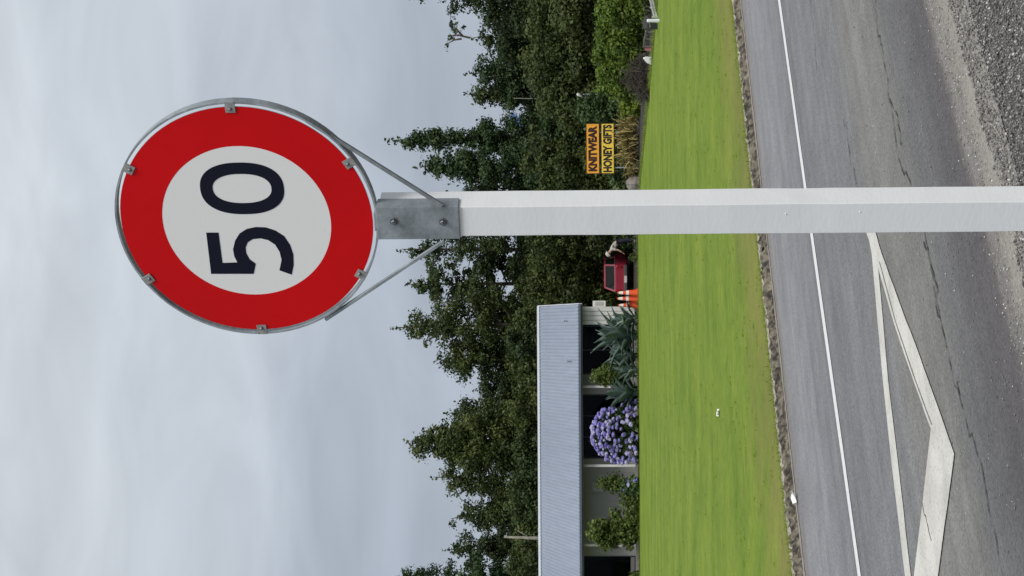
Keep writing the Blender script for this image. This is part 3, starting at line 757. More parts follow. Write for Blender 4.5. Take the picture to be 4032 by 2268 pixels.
PROF = {
    'cone': lambda h: (1 - h) ** .75 * 1.12 + .05,
    'dense': lambda h: min(1, ((1 - h) * 2.4) ** .66) + .03,
    'round': lambda h: math.sqrt(max(0, 1 - ((h - .55) / .47) ** 2)) if h > .55 else .95,
    'open': lambda h: min(1, ((1 - h) * 2.3) ** .6) * (.80 + .20 * math.sin(h * 23)) + .03,
    'spire': lambda h: (.30 if h > .80 else (.10 if h > .70 else min(1, (.70 - h) * 2.6 + .16))),
}
def foliage_thing(name, label, cat, base, H, R, prof, lm, nl=26, leaf=.24, cl=(.42, .85), per=70, bare=.22, group=None, lean=0.0, extra=None, trunk_r=None, fill=45, barkm=None, asym=0.0):
    root = empty(name, base, 0, label, cat, group)
    tr_ = trunk_r or max(.05, H * .016)
    tb = MB(); pf_ = PROF[prof]; pts = []
    wx, wy = random.uniform(-.3, .3), random.uniform(-.3, .3)
    tp = lambda h: Vector((lean * H * h * h + wx * math.sin(h * 5) * .25, wy * math.sin(h * 4) * .3, h * H))
    nn_ = 9
    tb.tube([tp(i / nn_ * .97) for i in range(nn_ + 1)], [tr_ * (1.25 if i == 0 else 1) * (1 - i / nn_ * .88) for i in range(nn_ + 1)], 7)
    C = []; Rr = []
    for i in range(nl):
        h = bare + (0.97 - bare) * ((i + random.random()) / nl)
        az = i * 2.39996 + random.uniform(-.5, .5)
        ln = R * pf_(h) * random.uniform(.72, 1.12) * (1 + asym * math.cos(az))
        if ln < .15: ln = .15
        up = random.uniform(.05, .55)
        p0 = tp(max(0.02, h - .05)); d = Vector((math.cos(az), math.sin(az), up)).normalized()
        p1 = p0 + d * ln * .55 + Vector((0, 0, .04 * ln)); p2 = p0 + d * ln + Vector((0, 0, random.uniform(-.05, .12) * ln))
        r_ = tr_ * (1 - h) * .5 + .02
        tb.tube([p0, p1, p2], [r_, r_ * .6, .012], 5)
        kk = max(2, int(ln / .5))
        for j in range(kk):
            u = (.35 + .65 * (j + random.random() * .7) / kk) if kk > 1 else 1
            p = p0.lerp(p2, min(u, 1.0))
            rad = random.uniform(*cl) * (.7 + .3 * pf_(h))
            C.append((p.x + random.gauss(0, .18) * ln * .5, p.y + random.gauss(0, .18) * ln * .5, p.z + random.gauss(0, .12))); Rr.append(rad)
    for i in range(fill):
        h = random.uniform(bare, .8); a = random.uniform(0, 6.28); q = R * pf_(h) * random.uniform(.2, .7); p = tp(h)
        C.append((p.x + q * math.cos(a), p.y + q * math.sin(a), p.z)); Rr.append(random.uniform(*cl) * 1.1)
    for q_ in range(12):                             # leader: sprays tapering to the tip
        hh = 1.0 - q_ * .017 * (10 / max(H, 4)); p = tp(hh); C.append((p.x + random.gauss(0, .03 + .02 * q_), p.y + random.gauss(0, .03 + .02 * q_), p.z - .05)); Rr.append(cl[0] * (.34 + .06 * q_))
    if extra:                                       # bare emergent limbs carrying a few sprigs: (dx, z, length, dirx, dirz, sprigs)
        for (dx, zz, ln, ddx, ddz, sp_) in extra:
            p0 = Vector((dx, random.uniform(-.2, .2), zz)); d = Vector((ddx, random.uniform(-.2, .2), ddz)).normalized(); p2 = p0 + d * ln
            tb.tube([p0, p0 + d * ln * .5 + Vector((.06, 0, 0)), p2], [.06, .04, .015], 5)
            for j in range(sp_):
                u = .45 + .55 * (j + 1) / sp_; p = p0.lerp(p2, u) + Vector((random.gauss(0, .22), random.gauss(0, .2), random.gauss(0, .18)))
                tb.tube([p0.lerp(p2, u * .9), p], [.02, .008], 4)
                C.append(tuple(p)); Rr.append(random.uniform(.14, .26))
    tb.build('trunk', barkm or M_bark, root)
    C = np.array(C); Rr = np.array(Rr)
    P, Nn, tn_, sz = clump_leaves(C, Rr, per, leaf)
    V, Fi = leaf_quads(P, Nn, sz, .62)
    link('crown', arrmesh('crown', V, Fi, tn_), lm, root)
    return root

def tree(label, Y, X, depth, hwpx, prof, lm, group=None, name='forest_tree', **kw):
    top = at(X, Y, depth); H = top[2] - LZ
    return foliage_thing(name, label, 'tree', (top[0], depth, LZ), H, hwpx * 1.22 / F * depth, prof, LEAF[lm], group=group, **kw)

px = lambda v, d: v / F * d
T1 = dict(per=150, leaf=.15, cl=(.30, .72))
tree('dark leafy tree rising beyond the bright hedge and the low white edging rail', -75, 1545, 84, 175, 'dense', 0, nl=34, **T1)
tree('dark tree with a thin bare branch poking above its crown, beyond the hedge', 150, 1850, 88, 150, 'dense', 0, nl=30, extra=[(0, 8.0, 1.1, .15, 1, 3), (.1, 8.35, .9, .75, .8, 4), (-.05, 8.4, .75, -.3, 1, 2)], **T1)
tree('dark round-shouldered tree beyond the pink tub and brush heap', 288, 1828, 90, 120, 'dense', 2, nl=28, **T1)
tree('dark tree with a short pointed tip just beside the break of blue sky', 375, 1826, 91, 68, 'cone', 0, nl=30, **T1)
tree('tall spindly tree with a tufted tip above a bare stretch of trunk', 548, 1515, 90, 118, 'spire', 2, nl=34, per=150, leaf=.15, cl=(.28, .60))
tree('slim cone-shaped tree behind the yellow shop sign, next to the spindly tree', 655, 1628, 88, 125, 'cone', 2, nl=40, per=150, leaf=.15, cl=(.30, .62))
tree('dark tree behind the white sign post, mostly covered by it', 800, 1720, 90, 130, 'dense', 0, nl=30, **T1)
tree('open-crowned tree with sky showing between its sprays, behind the red car', 985, 1560, 92, 150, 'open', 0, nl=34, per=140, leaf=.145, cl=(.26, .60), fill=14)
tree('gappy tree with twisted upper limbs beside the house gable', 1120, 1590, 94, 150, 'open', 0, nl=28, per=100, leaf=.21, cl=(.32, .68), fill=3)
tree('tallest bushy tree rising behind the right end of the house roof', 1285, 1535, 91, 165, 'dense', 1, nl=44, **T1)
tree('lower tree sloping down behind the roof above the agaves', 1425, 1705, 92, 135, 'dense', 0, nl=34, **T1)
tree('low tree in the dip of the tree line above the verandah', 1535, 1860, 93, 120, 'dense', 2, nl=26, **T1)
tree('dark shoulder tree tucked against the pyramid-shaped tree above the verandah', 1625, 1745, 92, 95, 'dense', 0, nl=28, **T1)
tree('broad dense pyramid-shaped tree behind the roof above the purple hydrangea', 1735, 1590, 90, 215, 'cone', 1, nl=60, per=170, leaf=.155, cl=(.36, .8), fill=80)
tree('dense tree joined to the pyramid-shaped tree on its far shoulder', 1880, 1690, 91, 115, 'dense', 1, nl=32, **T1)
tree('ragged tree with wispy almost bare top branches behind the house', 2035, 1800, 92, 125, 'dense', 0, nl=30, extra=[(0, 8.2, 1.3, -.1, 1, 3), (-.3, 8.2, 1.0, .4, .9, 3), (.3, 8.0, 1.2, .55, .8, 3)], **T1)
tree('dark tree with drooping sprays beside the wispy-topped tree', 2165, 1740, 93, 105, 'open', 0, nl=30, per=140, leaf=.145, cl=(.26, .60))
tree('tall sparse-topped tree beyond the curtained window end of the house', 2300, 1500, 91, 125, 'open', 2, nl=36, per=140, leaf=.15, cl=(.28, .60))
tree('dark tree further along behind the house, past the sparse-topped tree', 2470, 1640, 92, 150, 'dense', 0, nl=30, **T1)
tree('dark tree further along beyond the hedge, past the edging rail', -300, 1600, 86, 170, 'dense', 2, nl=30, **T1)
# back row filling the bush
for i, Y in enumerate(range(-330, 2640, 135)):
    tree('dark evergreen tree in the row at the back of the bush', Y + random.uniform(-40, 40), (2085 if abs(Y - 472) < 75 else random.uniform(1960, 2040)), random.uniform(102, 112), (110 if abs(Y - 472) < 170 else 150), 'dense', random.choice((0, 2)), 'trees at the back of the bush', 'background_tree', nl=22, per=120, leaf=.26, cl=(.6, 1.2))
UST = ['over the free end of the hedge', 'over the hedge behind the white edging rail', 'over the hedge behind the low timber rail', 'over the hedge behind the brush heap', 'just behind the pale yard lamp', 'behind the glossy bush and the shop sign', 'behind the middle of the shop sign', 'behind the low end of the shop sign by the boulder', 'behind the white post of the speed limit sign', 'behind the person bending forward', 'behind the bonnet of the red car', 'behind the rear window of the red car', 'behind the traffic cones and the wall cabinet']
BHT = ['over the gable end of the roof', 'over the roof above the largest agave', 'over the roof above the yellow green bush', 'over the roof above the agave next to the hydrangea', 'over the roof above the big hydrangea', 'over the roof above the meter box', 'over the roof above the low rusty plant', 'over the roof beside the pale bare trunk', 'over the roof above the curtained window']
# middle storey in front of the tall trees, behind sign, car and house
for i, (Y, X, d, hw_, lm) in enumerate([(-90, 2120, 76, 140, 1), (40, 2070, 79, 120, 1), (165, 2110, 78, 110, 1), (290, 2060, 80, 110, 1), (400, 2125, 79, 90, 1), (505, 2130, 82, 95, 2), (600, 2050, 82, 95, 1),
                                    (690, 2120, 80, 85, 1), (780, 2090, 82, 100, 1), (905, 2060, 86, 95, 1), (1000, 2085, 88, 100, 1), (1090, 2050, 90, 95, 1), (1175, 2060, 90, 80, 1)]):
    tree('olive green understorey tree ' + UST[i], Y, X, d, hw_ * 1.15, 'round', lm, 'understorey trees', 'understorey_tree', nl=26, per=160, leaf=.16, cl=(.34, .72), bare=.06, fill=16, trunk_r=.07)
for i, (Y, X, lm) in enumerate([(1240, 2030, 1), (1330, 1980, 0), (1480, 2020, 1), (1610, 1990, 1), (1760, 2000, 0), (1900, 1990, 0), (2010, 1980, 0), (2130, 2010, 5 if False else 1), (2230, 1985, 1)]):
    tree('olive tree showing ' + BHT[i], Y, X, 88, 100, 'round', lm, 'trees just behind the house', 'understorey_tree', nl=24, per=160, leaf=.16, cl=(.34, .72), bare=.1, fill=12, trunk_r=.07)
# pale bare trunks
def snag(label, X0, X1, Y, d, r):
    a, b_ = at(X0, Y, d), at(X1, Y, d); mb = MB(); H = a[2] - LZ
    mb.tube([(0, 0, 0), (.05, 0, H * .4), (-.04, 0, H * .75), (.02, 0, H)], [r * 1.3, r, r * .9, r * .5], 7)
    mb.tube([(-.02, 0, H * .8), (.35, -.1, H * .9)], [r * .4, r * .15], 5); mb.tube([(0, 0, H * .6), (-.4, -.1, H * .72)], [r * .45, r * .15], 5)
    o = mb.build('dead_tree_trunk', M_barkpale, None, smooth=True, loc=(a[0], d, LZ)); tag(o, label, 'dead tree')
snag('thin pale dead trunk standing bare among the trees beyond the shop sign', 2022, 2160, 388, 83.0, .022)
snag('pale bare trunk showing just over the house roof', 1985, 2120, 2116, 86, .10)

# ------------------------------------------------------------------ garden plants
def shrub(label, Y, X, Yw, d, lm, name='garden_shrub', base_z=None, group=None, prof='round', **kw):
    top = at(X, Y, d); H = top[2] - LZ
    pr_ = dict(nl=22, per=60, leaf=.13, cl=(.16, .32), bare=.03, fill=26, trunk_r=.035); pr_.update(kw)
    return foliage_thing(name, label, 'shrub', (top[0], d, LZ), H, Yw / F * d, prof, LEAF[lm], group=group, **pr_)
# hedge of bright broadleaf shrubs along the edge of the lawn
for i, (Y, X, d, w_, lab) in enumerate([(-70, 2372, 52, 80, 'hedge shrub beside the free end of the white edging rail'), (35, 2378, 54.5, 75, 'hedge shrub behind the white edging rail'),
                                  (130, 2368, 57, 72, 'bright hedge shrub behind the little white marker post'), (205, 2362, 59.5, 62, 'bright hedge shrub behind the pink tub'),
                                  (275, 2364, 62, 60, 'bright hedge shrub over the heap of dry brush'), (332, 2385, 64, 42, 'hedge shrub at the end towards the shop sign')]):
    shrub(lab, Y, X, w_, d, 3, 'hedge_shrub', nl=34, per=100, leaf=.12, cl=(.17, .34), fill=30, bare=.26)
shrub('glossy dark green rounded bush beside the yellow shop sign', 432, 2270, 66, 75.2, 4, nl=36, per=90, leaf=.15, cl=(.2, .38), fill=50)
shrub('small lime green bush at the lawn edge by the dead flax', 415, 2455, 42, 69, 5, nl=22, leaf=.13)
shrub('grey green spiky shrub under the low end of the shop sign', 710, 2405, 36, 73.5, 4, nl=16, leaf=.14)
shrub('green shrub at the foot of the sign post by the shop sign', 770, 2440, 40, 73.5, 6, nl=16)
shrub('fresh green fern-like bush behind the red car', 985, 2355, 55, 92, 5, prof='round', nl=18, leaf=.16)
shrub('bright leafy bush behind the bonnet of the red car', 1055, 2362, 45, 93, 6, nl=18, leaf=.16)
shrub('yellow green bush growing among the agaves against the house', 1480, 2326, 38, 76.6, 6, nl=18, leaf=.12, bare=.35)
shrub('thin pale green shrub in front of the meter box', 1905, 2352, 34, 76.8, 6, nl=14, per=34, leaf=.11, fill=6, bare=.35)
shrub('tall leafy green bush by the curtained window', 2095, 2332, 76, 76.6, 6, nl=34, per=60, leaf=.17, cl=(.2, .36), fill=30)
shrub('low plant with rusty yellow leaves below the meter box', 1955, 2462, 42, 76.2, 6, nl=12, per=30)
shrub('low sprawling plant along the house between rusty plant and tall leafy bush', 2010, 2478, 36, 76.3, 6, nl=10, per=30)
shrub('small round plant at the foot of the curtained window', 2290, 2488, 32, 76.4, 6, nl=10, per=40)
shrub('low dark ground plant between the agaves and the hydrangea', 1560, 2455, 34, 76.9, 4, nl=12, per=50)
shrub('low green weeds at the lawn edge by the red car', 1015, 2488, 16, 76.3, 6, nl=10, per=24, leaf=.07, cl=(.05, .10))
shrub('tangled weeds at the lawn edge behind the leaning person', 925, 2420, 40, 80, 4, nl=14, per=40, leaf=.14)

# strap-leaved plants
def strap(mb, base, az, L_, rise, w, n=6, droop=1.0, twist=0.0):
    """one tapering arching leaf with a folded keel"""
    d = Vector((math.cos(az), math.sin(az), 0)); sd_ = Vector((-d.y, d.x, 0)); P = []; Fc = []
    for i in range(n + 1):
        u = i / n; r = L_ * u * math.cos(rise) * (1 + .25 * droop * u); z = L_ * (u * math.sin(rise) - droop * .55 * u * u * u)
        ww = w * (1 - u) ** .75 * (1 if u > .02 else .8) + .004
        c = Vector(base) + d * r + Vector((0, 0, max(z, -base[2] + .01) if True else z))
        P += [c - sd_ * ww + Vector((0, 0, ww * .35)), c - Vector((0, 0, ww * .1)), c + sd_ * ww + Vector((0, 0, ww * .35))]
    for i in range(n):
        for j in (0, 1): Fc.append((i * 3 + j, i * 3 + j + 1, i * 3 + j + 4, i * 3 + j + 3))
    mb.add(P, Fc)
M_agave = mat('blue_grey_agave', (.085, .130, .112), .6, .3, 4, .05, 20)
M_agtip = mat('pale_agave_leaf', (.25, .32, .25), .6, .2, 4)
def agave_leaf(L_, w, th):
    """a thick channelled leaf along +x, narrowing to a spine"""
    mb = MB(); prof_ = [(0, .55), (.12, .62), (.35, 1.0), (.55, .92), (.75, .62), (.9, .26), (1.0, .02)]
    P = []
    for u, k_ in prof_:
        x = L_ * u; ww = w * k_; t_ = th * (1 - u * .85); z = .10 * L_ * math.sin(u * 2.6) 
        P += [(x, -ww, z + ww * .45), (x, 0, z + .02), (x, ww, z + ww * .45), (x, 0, z - t_)]
    nF = []
    for i in range(len(prof_) - 1):
        for j in range(4): nF.append((i * 4 + j, i * 4 + (j + 1) % 4, i * 4 + 4 + (j + 1) % 4, i * 4 + 4 + j))
    nF.append((0, 3, 2, 1)); mb.add(P, nF)
    return mb.mesh('leaf', True)
AG = [agave_leaf(1.30, .165, .05), agave_leaf(1.12, .175, .05), agave_leaf(.9, .15, .05)]
for me_ in AG: me_.materials.append(M_agave)
AGP = agave_leaf(1.0, .15, .05); AGP.materials.append(M_agtip)
def agave(label, Y, Xbase, d, scale, n, tilt=(0, 0), lean=0.0):
    p = at(Xbase, Y, d); root = empty('agave', (p[0], d, LZ), 0, label, 'agave', 'agaves in the garden bed')
    mb = MB(); mb.lathe([(.16 * scale, 0), (.2 * scale, .2 * scale), (.14 * scale, .42 * scale), (.03, .55 * scale)], 9, (0, 0, 0)); mb.build('stem', M_agave, root, smooth=True)
    for i in range(n):
        u = i / n; az = i * 2.39996 + random.uniform(-.2, .2); el_ = math.radians(6 + 78 * u ** 1.1 + random.uniform(-6, 6))
        me_ = AGP if random.random() < .10 else AG[random.choice((0, 0, 1, 1, 2)) if u < .75 else random.choice((1, 2))]
        o = link('leaf', me_, None, root, (math.cos(az) * .10 * scale, math.sin(az) * .10 * scale, (.16 + .26 * u) * scale))
        o.rotation_euler = (0, -el_, az); s_ = scale * random.uniform(.86, 1.1); o.scale = (s_, s_ * 1.1, s_)
    root.rotation_euler = (tilt[0], tilt[1], random.uniform(0, 6))
    return root
agave('largest blue grey agave with broad pointed leaves at the corner of the house', 1318, 2500, 76.5, 1.28, 34)
agave('smaller agave just beside the largest one', 1255, 2505, 76.2, .80, 18)
agave('mid-sized agave drooping between the largest one and the yellow green bush', 1405, 2505, 76.5, .95, 24)
agave('low spreading agave under the yellow green bush', 1455, 2508, 76.2, .78, 22)
agave('upright agave next to the purple hydrangea', 1545, 2503, 76.4, 1.0, 26)

M_flaxd = leafmat('dead_flax_straw', (.14, .11, .036), (.35, .285, .11), (.52, .47, .22), .8, .25)
def flax(name, label, Y, d, n, L_, spread, w, mt, group=None, base_h=0.0, drp=(.5, 1.5)):
    p = at(2500, Y, d); mb = MB()
    for i in range(n):
        bx, by = random.gauss(0, spread), random.gauss(0, spread * .5)
        strap(mb, (bx, by, base_h * random.random()), random.uniform(0, 6.283), L_ * random.uniform(.6, 1.1), math.radians(random.uniform(25, 80)), w * random.uniform(.6, 1.2), 6, random.uniform(*drp))
    V = np.array(mb.v); per_ = 21; tn_ = np.repeat(RNG.random(n), per_)
    Fi = np.array(mb.f)
    root = empty(name, (p[0], d, LZ), 0, label, 'plant', group)
    link('leaves', arrmesh('leaves', V, Fi, tn_), mt, root)
    cb_ = MB(); cb_.lathe([(.10, 0), (.12, .06), (.05, .14)], 8); cb_.build('crown_base', M_bark, root)
    return root
flax('dead_flax', 'heap of dead straw brown flax leaves directly under the shop sign', 545, 71.6, 210, 1.2, .48, .036, M_flaxd, base_h=.55)
flax('dead_flax', 'second clump of dead brown flax by the sign pole', 625, 72.0, 110, .95, .30, .028, M_flaxd, base_h=.3)
flax('dead_flax', 'small outlying clump of dead flax next to the lime green bush', 465, 71.0, 80, .85, .22, .026, M_flaxd, base_h=.25)
M_flaxg = leafmat('green_flax', (.05, .085, .03), (.11, .15, .06), (.22, .25, .13), .6, .15)
flax('flax_bush', 'green flax clump at the lawn edge by the red car and person', 990, 77.4, 26, .45, .25, .016, M_flaxg, drp=(.3, .9))
flax('flax_bush', 'small grey green flax at the end of the brush heap', 365, 66.5, 30, .75, .12, .02, M_flaxg, drp=(.2, .7))
flax('flax_bush', 'low rusty green strap-leaved plants beneath the large agave', 1265, 75.9, 50, .45, .40, .018, M_flaxg, drp=(.4, 1.2))
flax('flax_bush', 'low strap-leaved plants under the drooping agaves', 1420, 75.9, 60, .40, .55, .018, M_flaxg, drp=(.4, 1.2))

# boulder by the foot of the sign post
mb = MB(); mb.lathe([(.001, .52), (.16, .49), (.28, .36), (.34, .18), (.33, .0), (.2, -.06)], 11)
mb.v = [(x * (1 + .18 * math.sin(i * 1.7)), y * (1 + .15 * math.cos(i * 2.3)), z * (1 + .1 * math.sin(i))) for i, (x, y, z) in enumerate(mb.v)]
p = at(2500, 722, 71.9); o = mb.build('boulder', mat('grey_brown_rock', (.20, .175, .16), .9, .35, 5, .5, 12), None, loc=(p[0], 71.9, LZ)); tag(o, 'grey brown boulder at the lawn edge below the shop sign', 'boulder')

# dry brush heap under the hedge
M_twig = mat('dry_dark_twigs', (.055, .045, .038), .9, .4, 8); M_twigp = mat('pale_broken_twigs', (.32, .29, .24), .9, .3, 8)
p = gnd(2560, 290, LZ); root = empty('brush_heap', (p[0], p[1] + 1.0, LZ), 0, 'heap of dry dark brush and branches under the hedge', 'brush heap')
mb = MB(); mp_ = MB()
for i in range(420):
    a, r_ = random.uniform(0, 6.28), random.random() ** .6
    c = Vector((.75 * r_ * math.cos(a), .55 * r_ * math.sin(a), random.random() * 1.0 * (1 - r_ * .75)))
    d = Vector((random.gauss(0, 1), random.gauss(0, 1), random.gauss(0, .6))).normalized() * random.uniform(.15, .4)
    e1, e2 = c - d, c + d; e1.z = max(.005, e1.z); e2.z = max(.005, e2.z)
    (mp_ if i % 40 == 0 else mb).tube([e1, e2], [random.uniform(.006, .016), .005], 4)
mb.build('twigs', M_twig, root); mp_.build('broken_branches', M_twigp, root)

# hydrangea
M_hyd = [mat('hydrangea_violet', (.18, .165, .44), .8, .35, 22, .5, 60), mat('hydrangea_lilac', (.33, .305, .50), .75, .25, 30, .4, 60), mat('hydrangea_deep_violet', (.155, .12, .40), .75, .25, 30, .4, 60)]
def head_mesh(mt):
    bm = bmesh.new(); bmesh.ops.create_icosphere(bm, subdivisions=2, radius=.10)
    for v in bm.verts: v.co *= 1 + random.uniform(-.30, .22); v.co.z *= .82
    me_ = bpy.data.meshes.new('flower_head'); bm.to_mesh(me_); bm.free(); me_.materials.append(mt); return me_
HEADS = [head_mesh(M_hyd[i]) for i in (0, 0, 1, 1, 2)]
def hydrangea(label, Y, Xtop, hwpx, d, n, group=None, leaf_lm=4):
    top = at(Xtop, Y, d); H = top[2] - LZ; R = hwpx / F * d
    root = empty('hydrangea', (top[0], d, LZ), 0, label, 'hydrangea', group)
    C = []; Rr = []
    for i in range(70):
        a, u = random.uniform(0, 6.28), random.random(); z = H * .88 * u; rr = R * .84 * math.sqrt(max(.05, 1 - (max(0, u - .25) / .78) ** 2)) * math.sqrt(random.random())
        C.append((rr * math.cos(a), rr * .8 * math.sin(a), z)); Rr.append(random.uniform(.14, .24))
    P, Nn, tn_, sz = clump_leaves(np.array(C), np.array(Rr), 40, .15); P[:, 2] = np.maximum(P[:, 2], .02)
    V, Fi = leaf_quads(P, Nn, sz, .7); link('foliage', arrmesh('foliage', V, Fi, tn_), LEAF[leaf_lm], root)
    st = MB()
    for i in range(9):
        a = i * .7; st.tube([(0, 0, 0), (R * .5 * math.cos(a), R * .4 * math.sin(a), H * .75)], [.02, .008], 5)
    st.build('stems', M_bark, root)
    pos = []
    for i in range(n * 30):
        if len(pos) >= n: break
        a = random.uniform(math.pi * .92, math.pi * 2.08); u = random.random() ** .8
        rr = R * math.sqrt(max(.03, 1 - (max(0, u - .22) / .80) ** 2)) * (random.uniform(.80, 1.0) + .10 * math.sin(a * 5 + u * 7) + .06 * math.sin(a * 9))
        q = Vector((rr * math.cos(a), rr * .82 * math.sin(a), max(.10, H * .96 * u)))
        mind = (.105 if u > .45 else .19) * (1 + .5 * math.sin(a * 4 + u * 5))
        if all((q - w_).length > mind for w_ in pos): pos.append(q)
    for q in pos:
        o = link('flower_head', random.choice(HEADS), None, root, q); s_ = random.uniform(.6, 1.3); o.scale = (s_ * random.uniform(.8, 1.25), s_, s_ * random.uniform(.75, 1.1)); o.rotation_euler = (random.uniform(-.4, .4), random.uniform(-.4, .4), random.uniform(0, 6))
    return root
hydrangea('big rounded hydrangea bush covered in violet flower heads before the house', 1706, 2322, 118, 76.2, 200)
hydrangea('small hydrangea with a few pale violet flowers below the meter box', 1915, 2448, 34, 75.9, 9)
# ------------------------------------------------------------------ shop sign on the lawn edge
def text_mesh(txt, w, h, bold=.0):
    cu = bpy.data.curves.new('txt', 'FONT'); cu.body = txt; cu.size = 1.0; cu.offset = bold; cu.extrude = .012; cu.resolution_u = 3
    cu.space_character = 1.0
    ob = bpy.data.objects.new('txt', cu); COL.objects.link(ob)
    bpy.context.view_layer.update()
    me_ = bpy.data.meshes.new_from_object(ob.evaluated_get(bpy.context.evaluated_depsgraph_get()))
    bpy.data.objects.remove(ob); bpy.data.curves.remove(cu)
    co = np.zeros(len(me_.vertices) * 3); me_.vertices.foreach_get('co', co); co = co.reshape(-1, 3)
    mn, mxx = co.min(0), co.max(0); co[:, :2] = (co[:, :2] - (mn + mxx)[:2] / 2) / (mxx - mn)[:2] * np.array([w, h])
    co[:, 2] *= .3
    co = np.stack([co[:, 0], -co[:, 2], co[:, 1]], 1)
    me_.vertices.foreach_set('co', co.ravel()); me_.update(); return me_
M_orange = mat('orange_sign_board', (.80, .36, .028), .5, .08, 3); M_yellow = mat('yellow_sign_board', (.80, .56, .065), .5, .08, 3)
M_black = mat('black_lettering', (.012, .009, .010), .5); M_maroon = mat('dark_red_lettering', (.030, .006, .006), .5)
M_trim = mat('dark_sign_edge', (.035, .012, .008), .6); M_steelp = mat('grey_steel_pole', (.32, .36, .40), .5, .2, 6, metal=.3)
SD = 72.4
cx0 = at(2364, 585, SD)
shop = empty('shop_sign', (cx0[0], SD, LZ), 0, 'orange and yellow KNITWEAR HONEY GIFTS sign above the dead flax', 'sign')
def board(X0, X1, mt, txt, tm, kx, kz, bold):
    a, b_ = at(X0, 488, SD), at(X1, 682, SD); w_ = a[0] - b_[0]; zt = at(X0, 585, SD)[2] - LZ; zb = at(X1, 585, SD)[2] - LZ
    q = MB(); q.box((0, 0, (zt + zb) / 2), (w_, .03, zt - zb)); bd = q.build('board', mt, shop)
    q = MB(); fr = .022
    for z in (zt + fr / 2, zb - fr / 2): q.box((0, -.004, z), (w_ + 2 * fr, .045, fr))
    for x in (-w_ / 2 - fr / 2, w_ / 2 + fr / 2): q.box((x, -.004, (zt + zb) / 2), (fr, .045, zt - zb - .004))
    q.build('edge_trim', M_trim, bd)
    tmsh = text_mesh(txt, w_ * kx, (zt - zb) * kz, bold); link('lettering', tmsh, tm, bd, (0, -.017, (zt + zb) / 2))
    return zt, zb
zt1, zb1_ = board(2309, 2358, M_orange, 'KNITWEAR', M_maroon, .92, .70, .062)
zt2, zb2_ = board(2368, 2416, M_yellow, 'HONEY GIFTS', M_black, .96, .74, .052)
for Y in (520, 660):
    x = at(2400, Y, SD)[0] - cx0[0]; q = MB(); q.tube([(x, .045, 0), (x, .045, zt1 - .02)], .028, 10); q.build('pole', M_steelp, shop)

# pale lamp on a short mast beyond the glossy bush
p0 = at(2272, 358, 77); root = empty('yard_lamp', (at(2272, 372, 77)[0], 77, LZ), 0, 'pale lamp head on a thin mast above the glossy bush', 'lamp')
hz = p0[2] - LZ
mb = MB(); mb.tube([(0, 0, 0), (0, 0, hz - .25)], .025, 8); mb.build('mast', M_steelp, root)
mb = MB(); mb.lathe([(.012, -.30), (.07, -.06), (.075, .0), (.045, .06), (.001, .08)], 14, (0, 0, hz - .05), R=Matrix.Rotation(math.radians(30), 3, 'Y')); mb.build('lamp_head', mat('pale_lamp_plastic', (.50, .50, .47), .5), root, smooth=True)

# ------------------------------------------------------------------ traffic cones
M_cone = mat('orange_cone_plastic', (.78, .088, .016), .5, .1, 5); M_band = mat('white_reflective_band', (.74, .72, .70), .5, .08, 8); M_rub = mat('orange_red_cone_foot', (.62, .07, .018), .7, .1, 6)
def cone(label, Y, Xtop, d, lean=0.0):
    p = at(Xtop, Y, d); H = p[2] - LZ; root = empty('traffic_cone', (p[0], d, LZ), random.uniform(0, 1), label, 'traffic cone', 'traffic cones on the lawn edge')
    mb = MB(); mb.lathe([(.205, 0), (.205, .03), (.195, .045), (.165, .05)], 8); mb.build('foot', M_rub, root)
    r = lambda u: .150 * (1 - u) + .040 * u
    mb = MB(); mb.lathe([(r(0), .05), (r(.5), .05 + (H - .05) * .5), (r(1), H), (.03, H)], 20); body = mb.build('cone_body', M_cone, root, smooth=False)
    for a, b_ in ((.42, .56), (.72, .93)):
        mb = MB(); mb.lathe([(r(a) + .004, .05 + (H - .05) * a), (r(b_) + .004, .05 + (H - .05) * b_), (r(b_) - .001, .05 + (H - .05) * b_), (r(a) - .001, .05 + (H - .05) * a)], 20, closed=True); mb.build('reflective_band', M_band, body)
    root.rotation_euler[1] = lean; return root
cone('orange traffic cone with white bands closest to the red car', 1153, 2431, 75.6)
cone('orange traffic cone standing between two other cones', 1177, 2430, 75.9, .02)
cone('orange traffic cone half hidden by the smaller agave', 1201, 2434, 76.3, -.02)
# ------------------------------------------------------------------ red car
M_car = mat('faded_red_car_paint', (.36, .026, .058), .32, .15, 2, spec=.5); M_carl = mat('pinkish_window_surround', (.42, .115, .145), .4, .1, 3); M_bump = mat('grey_bumper_plastic', (.115, .11, .115), .6, .1, 6)
M_tyre = mat('tyre_rubber', (.018, .018, .02), .85); M_rim = mat('steel_wheel', (.30, .30, .31), .4, metal=.6); M_lens = mat('tail_lamp_lens', (.30, .012, .012), .25); M_under = mat('black_underbody', (.008, .008, .009), .9)
M_cglass = mat('dark_car_glass', (.018, .024, .024), .08, spec=.5); M_plate = mat('white_number_plate', (.72, .71, .69), .5)
CD = 86.0
cw, clen = 1.44, 3.6
pc = at(2500, 1097, CD)
car = empty('parked_car', (pc[0], CD, LZ), math.radians(-24), 'small boxy red car parked behind the cones, rear towards the road', 'car')
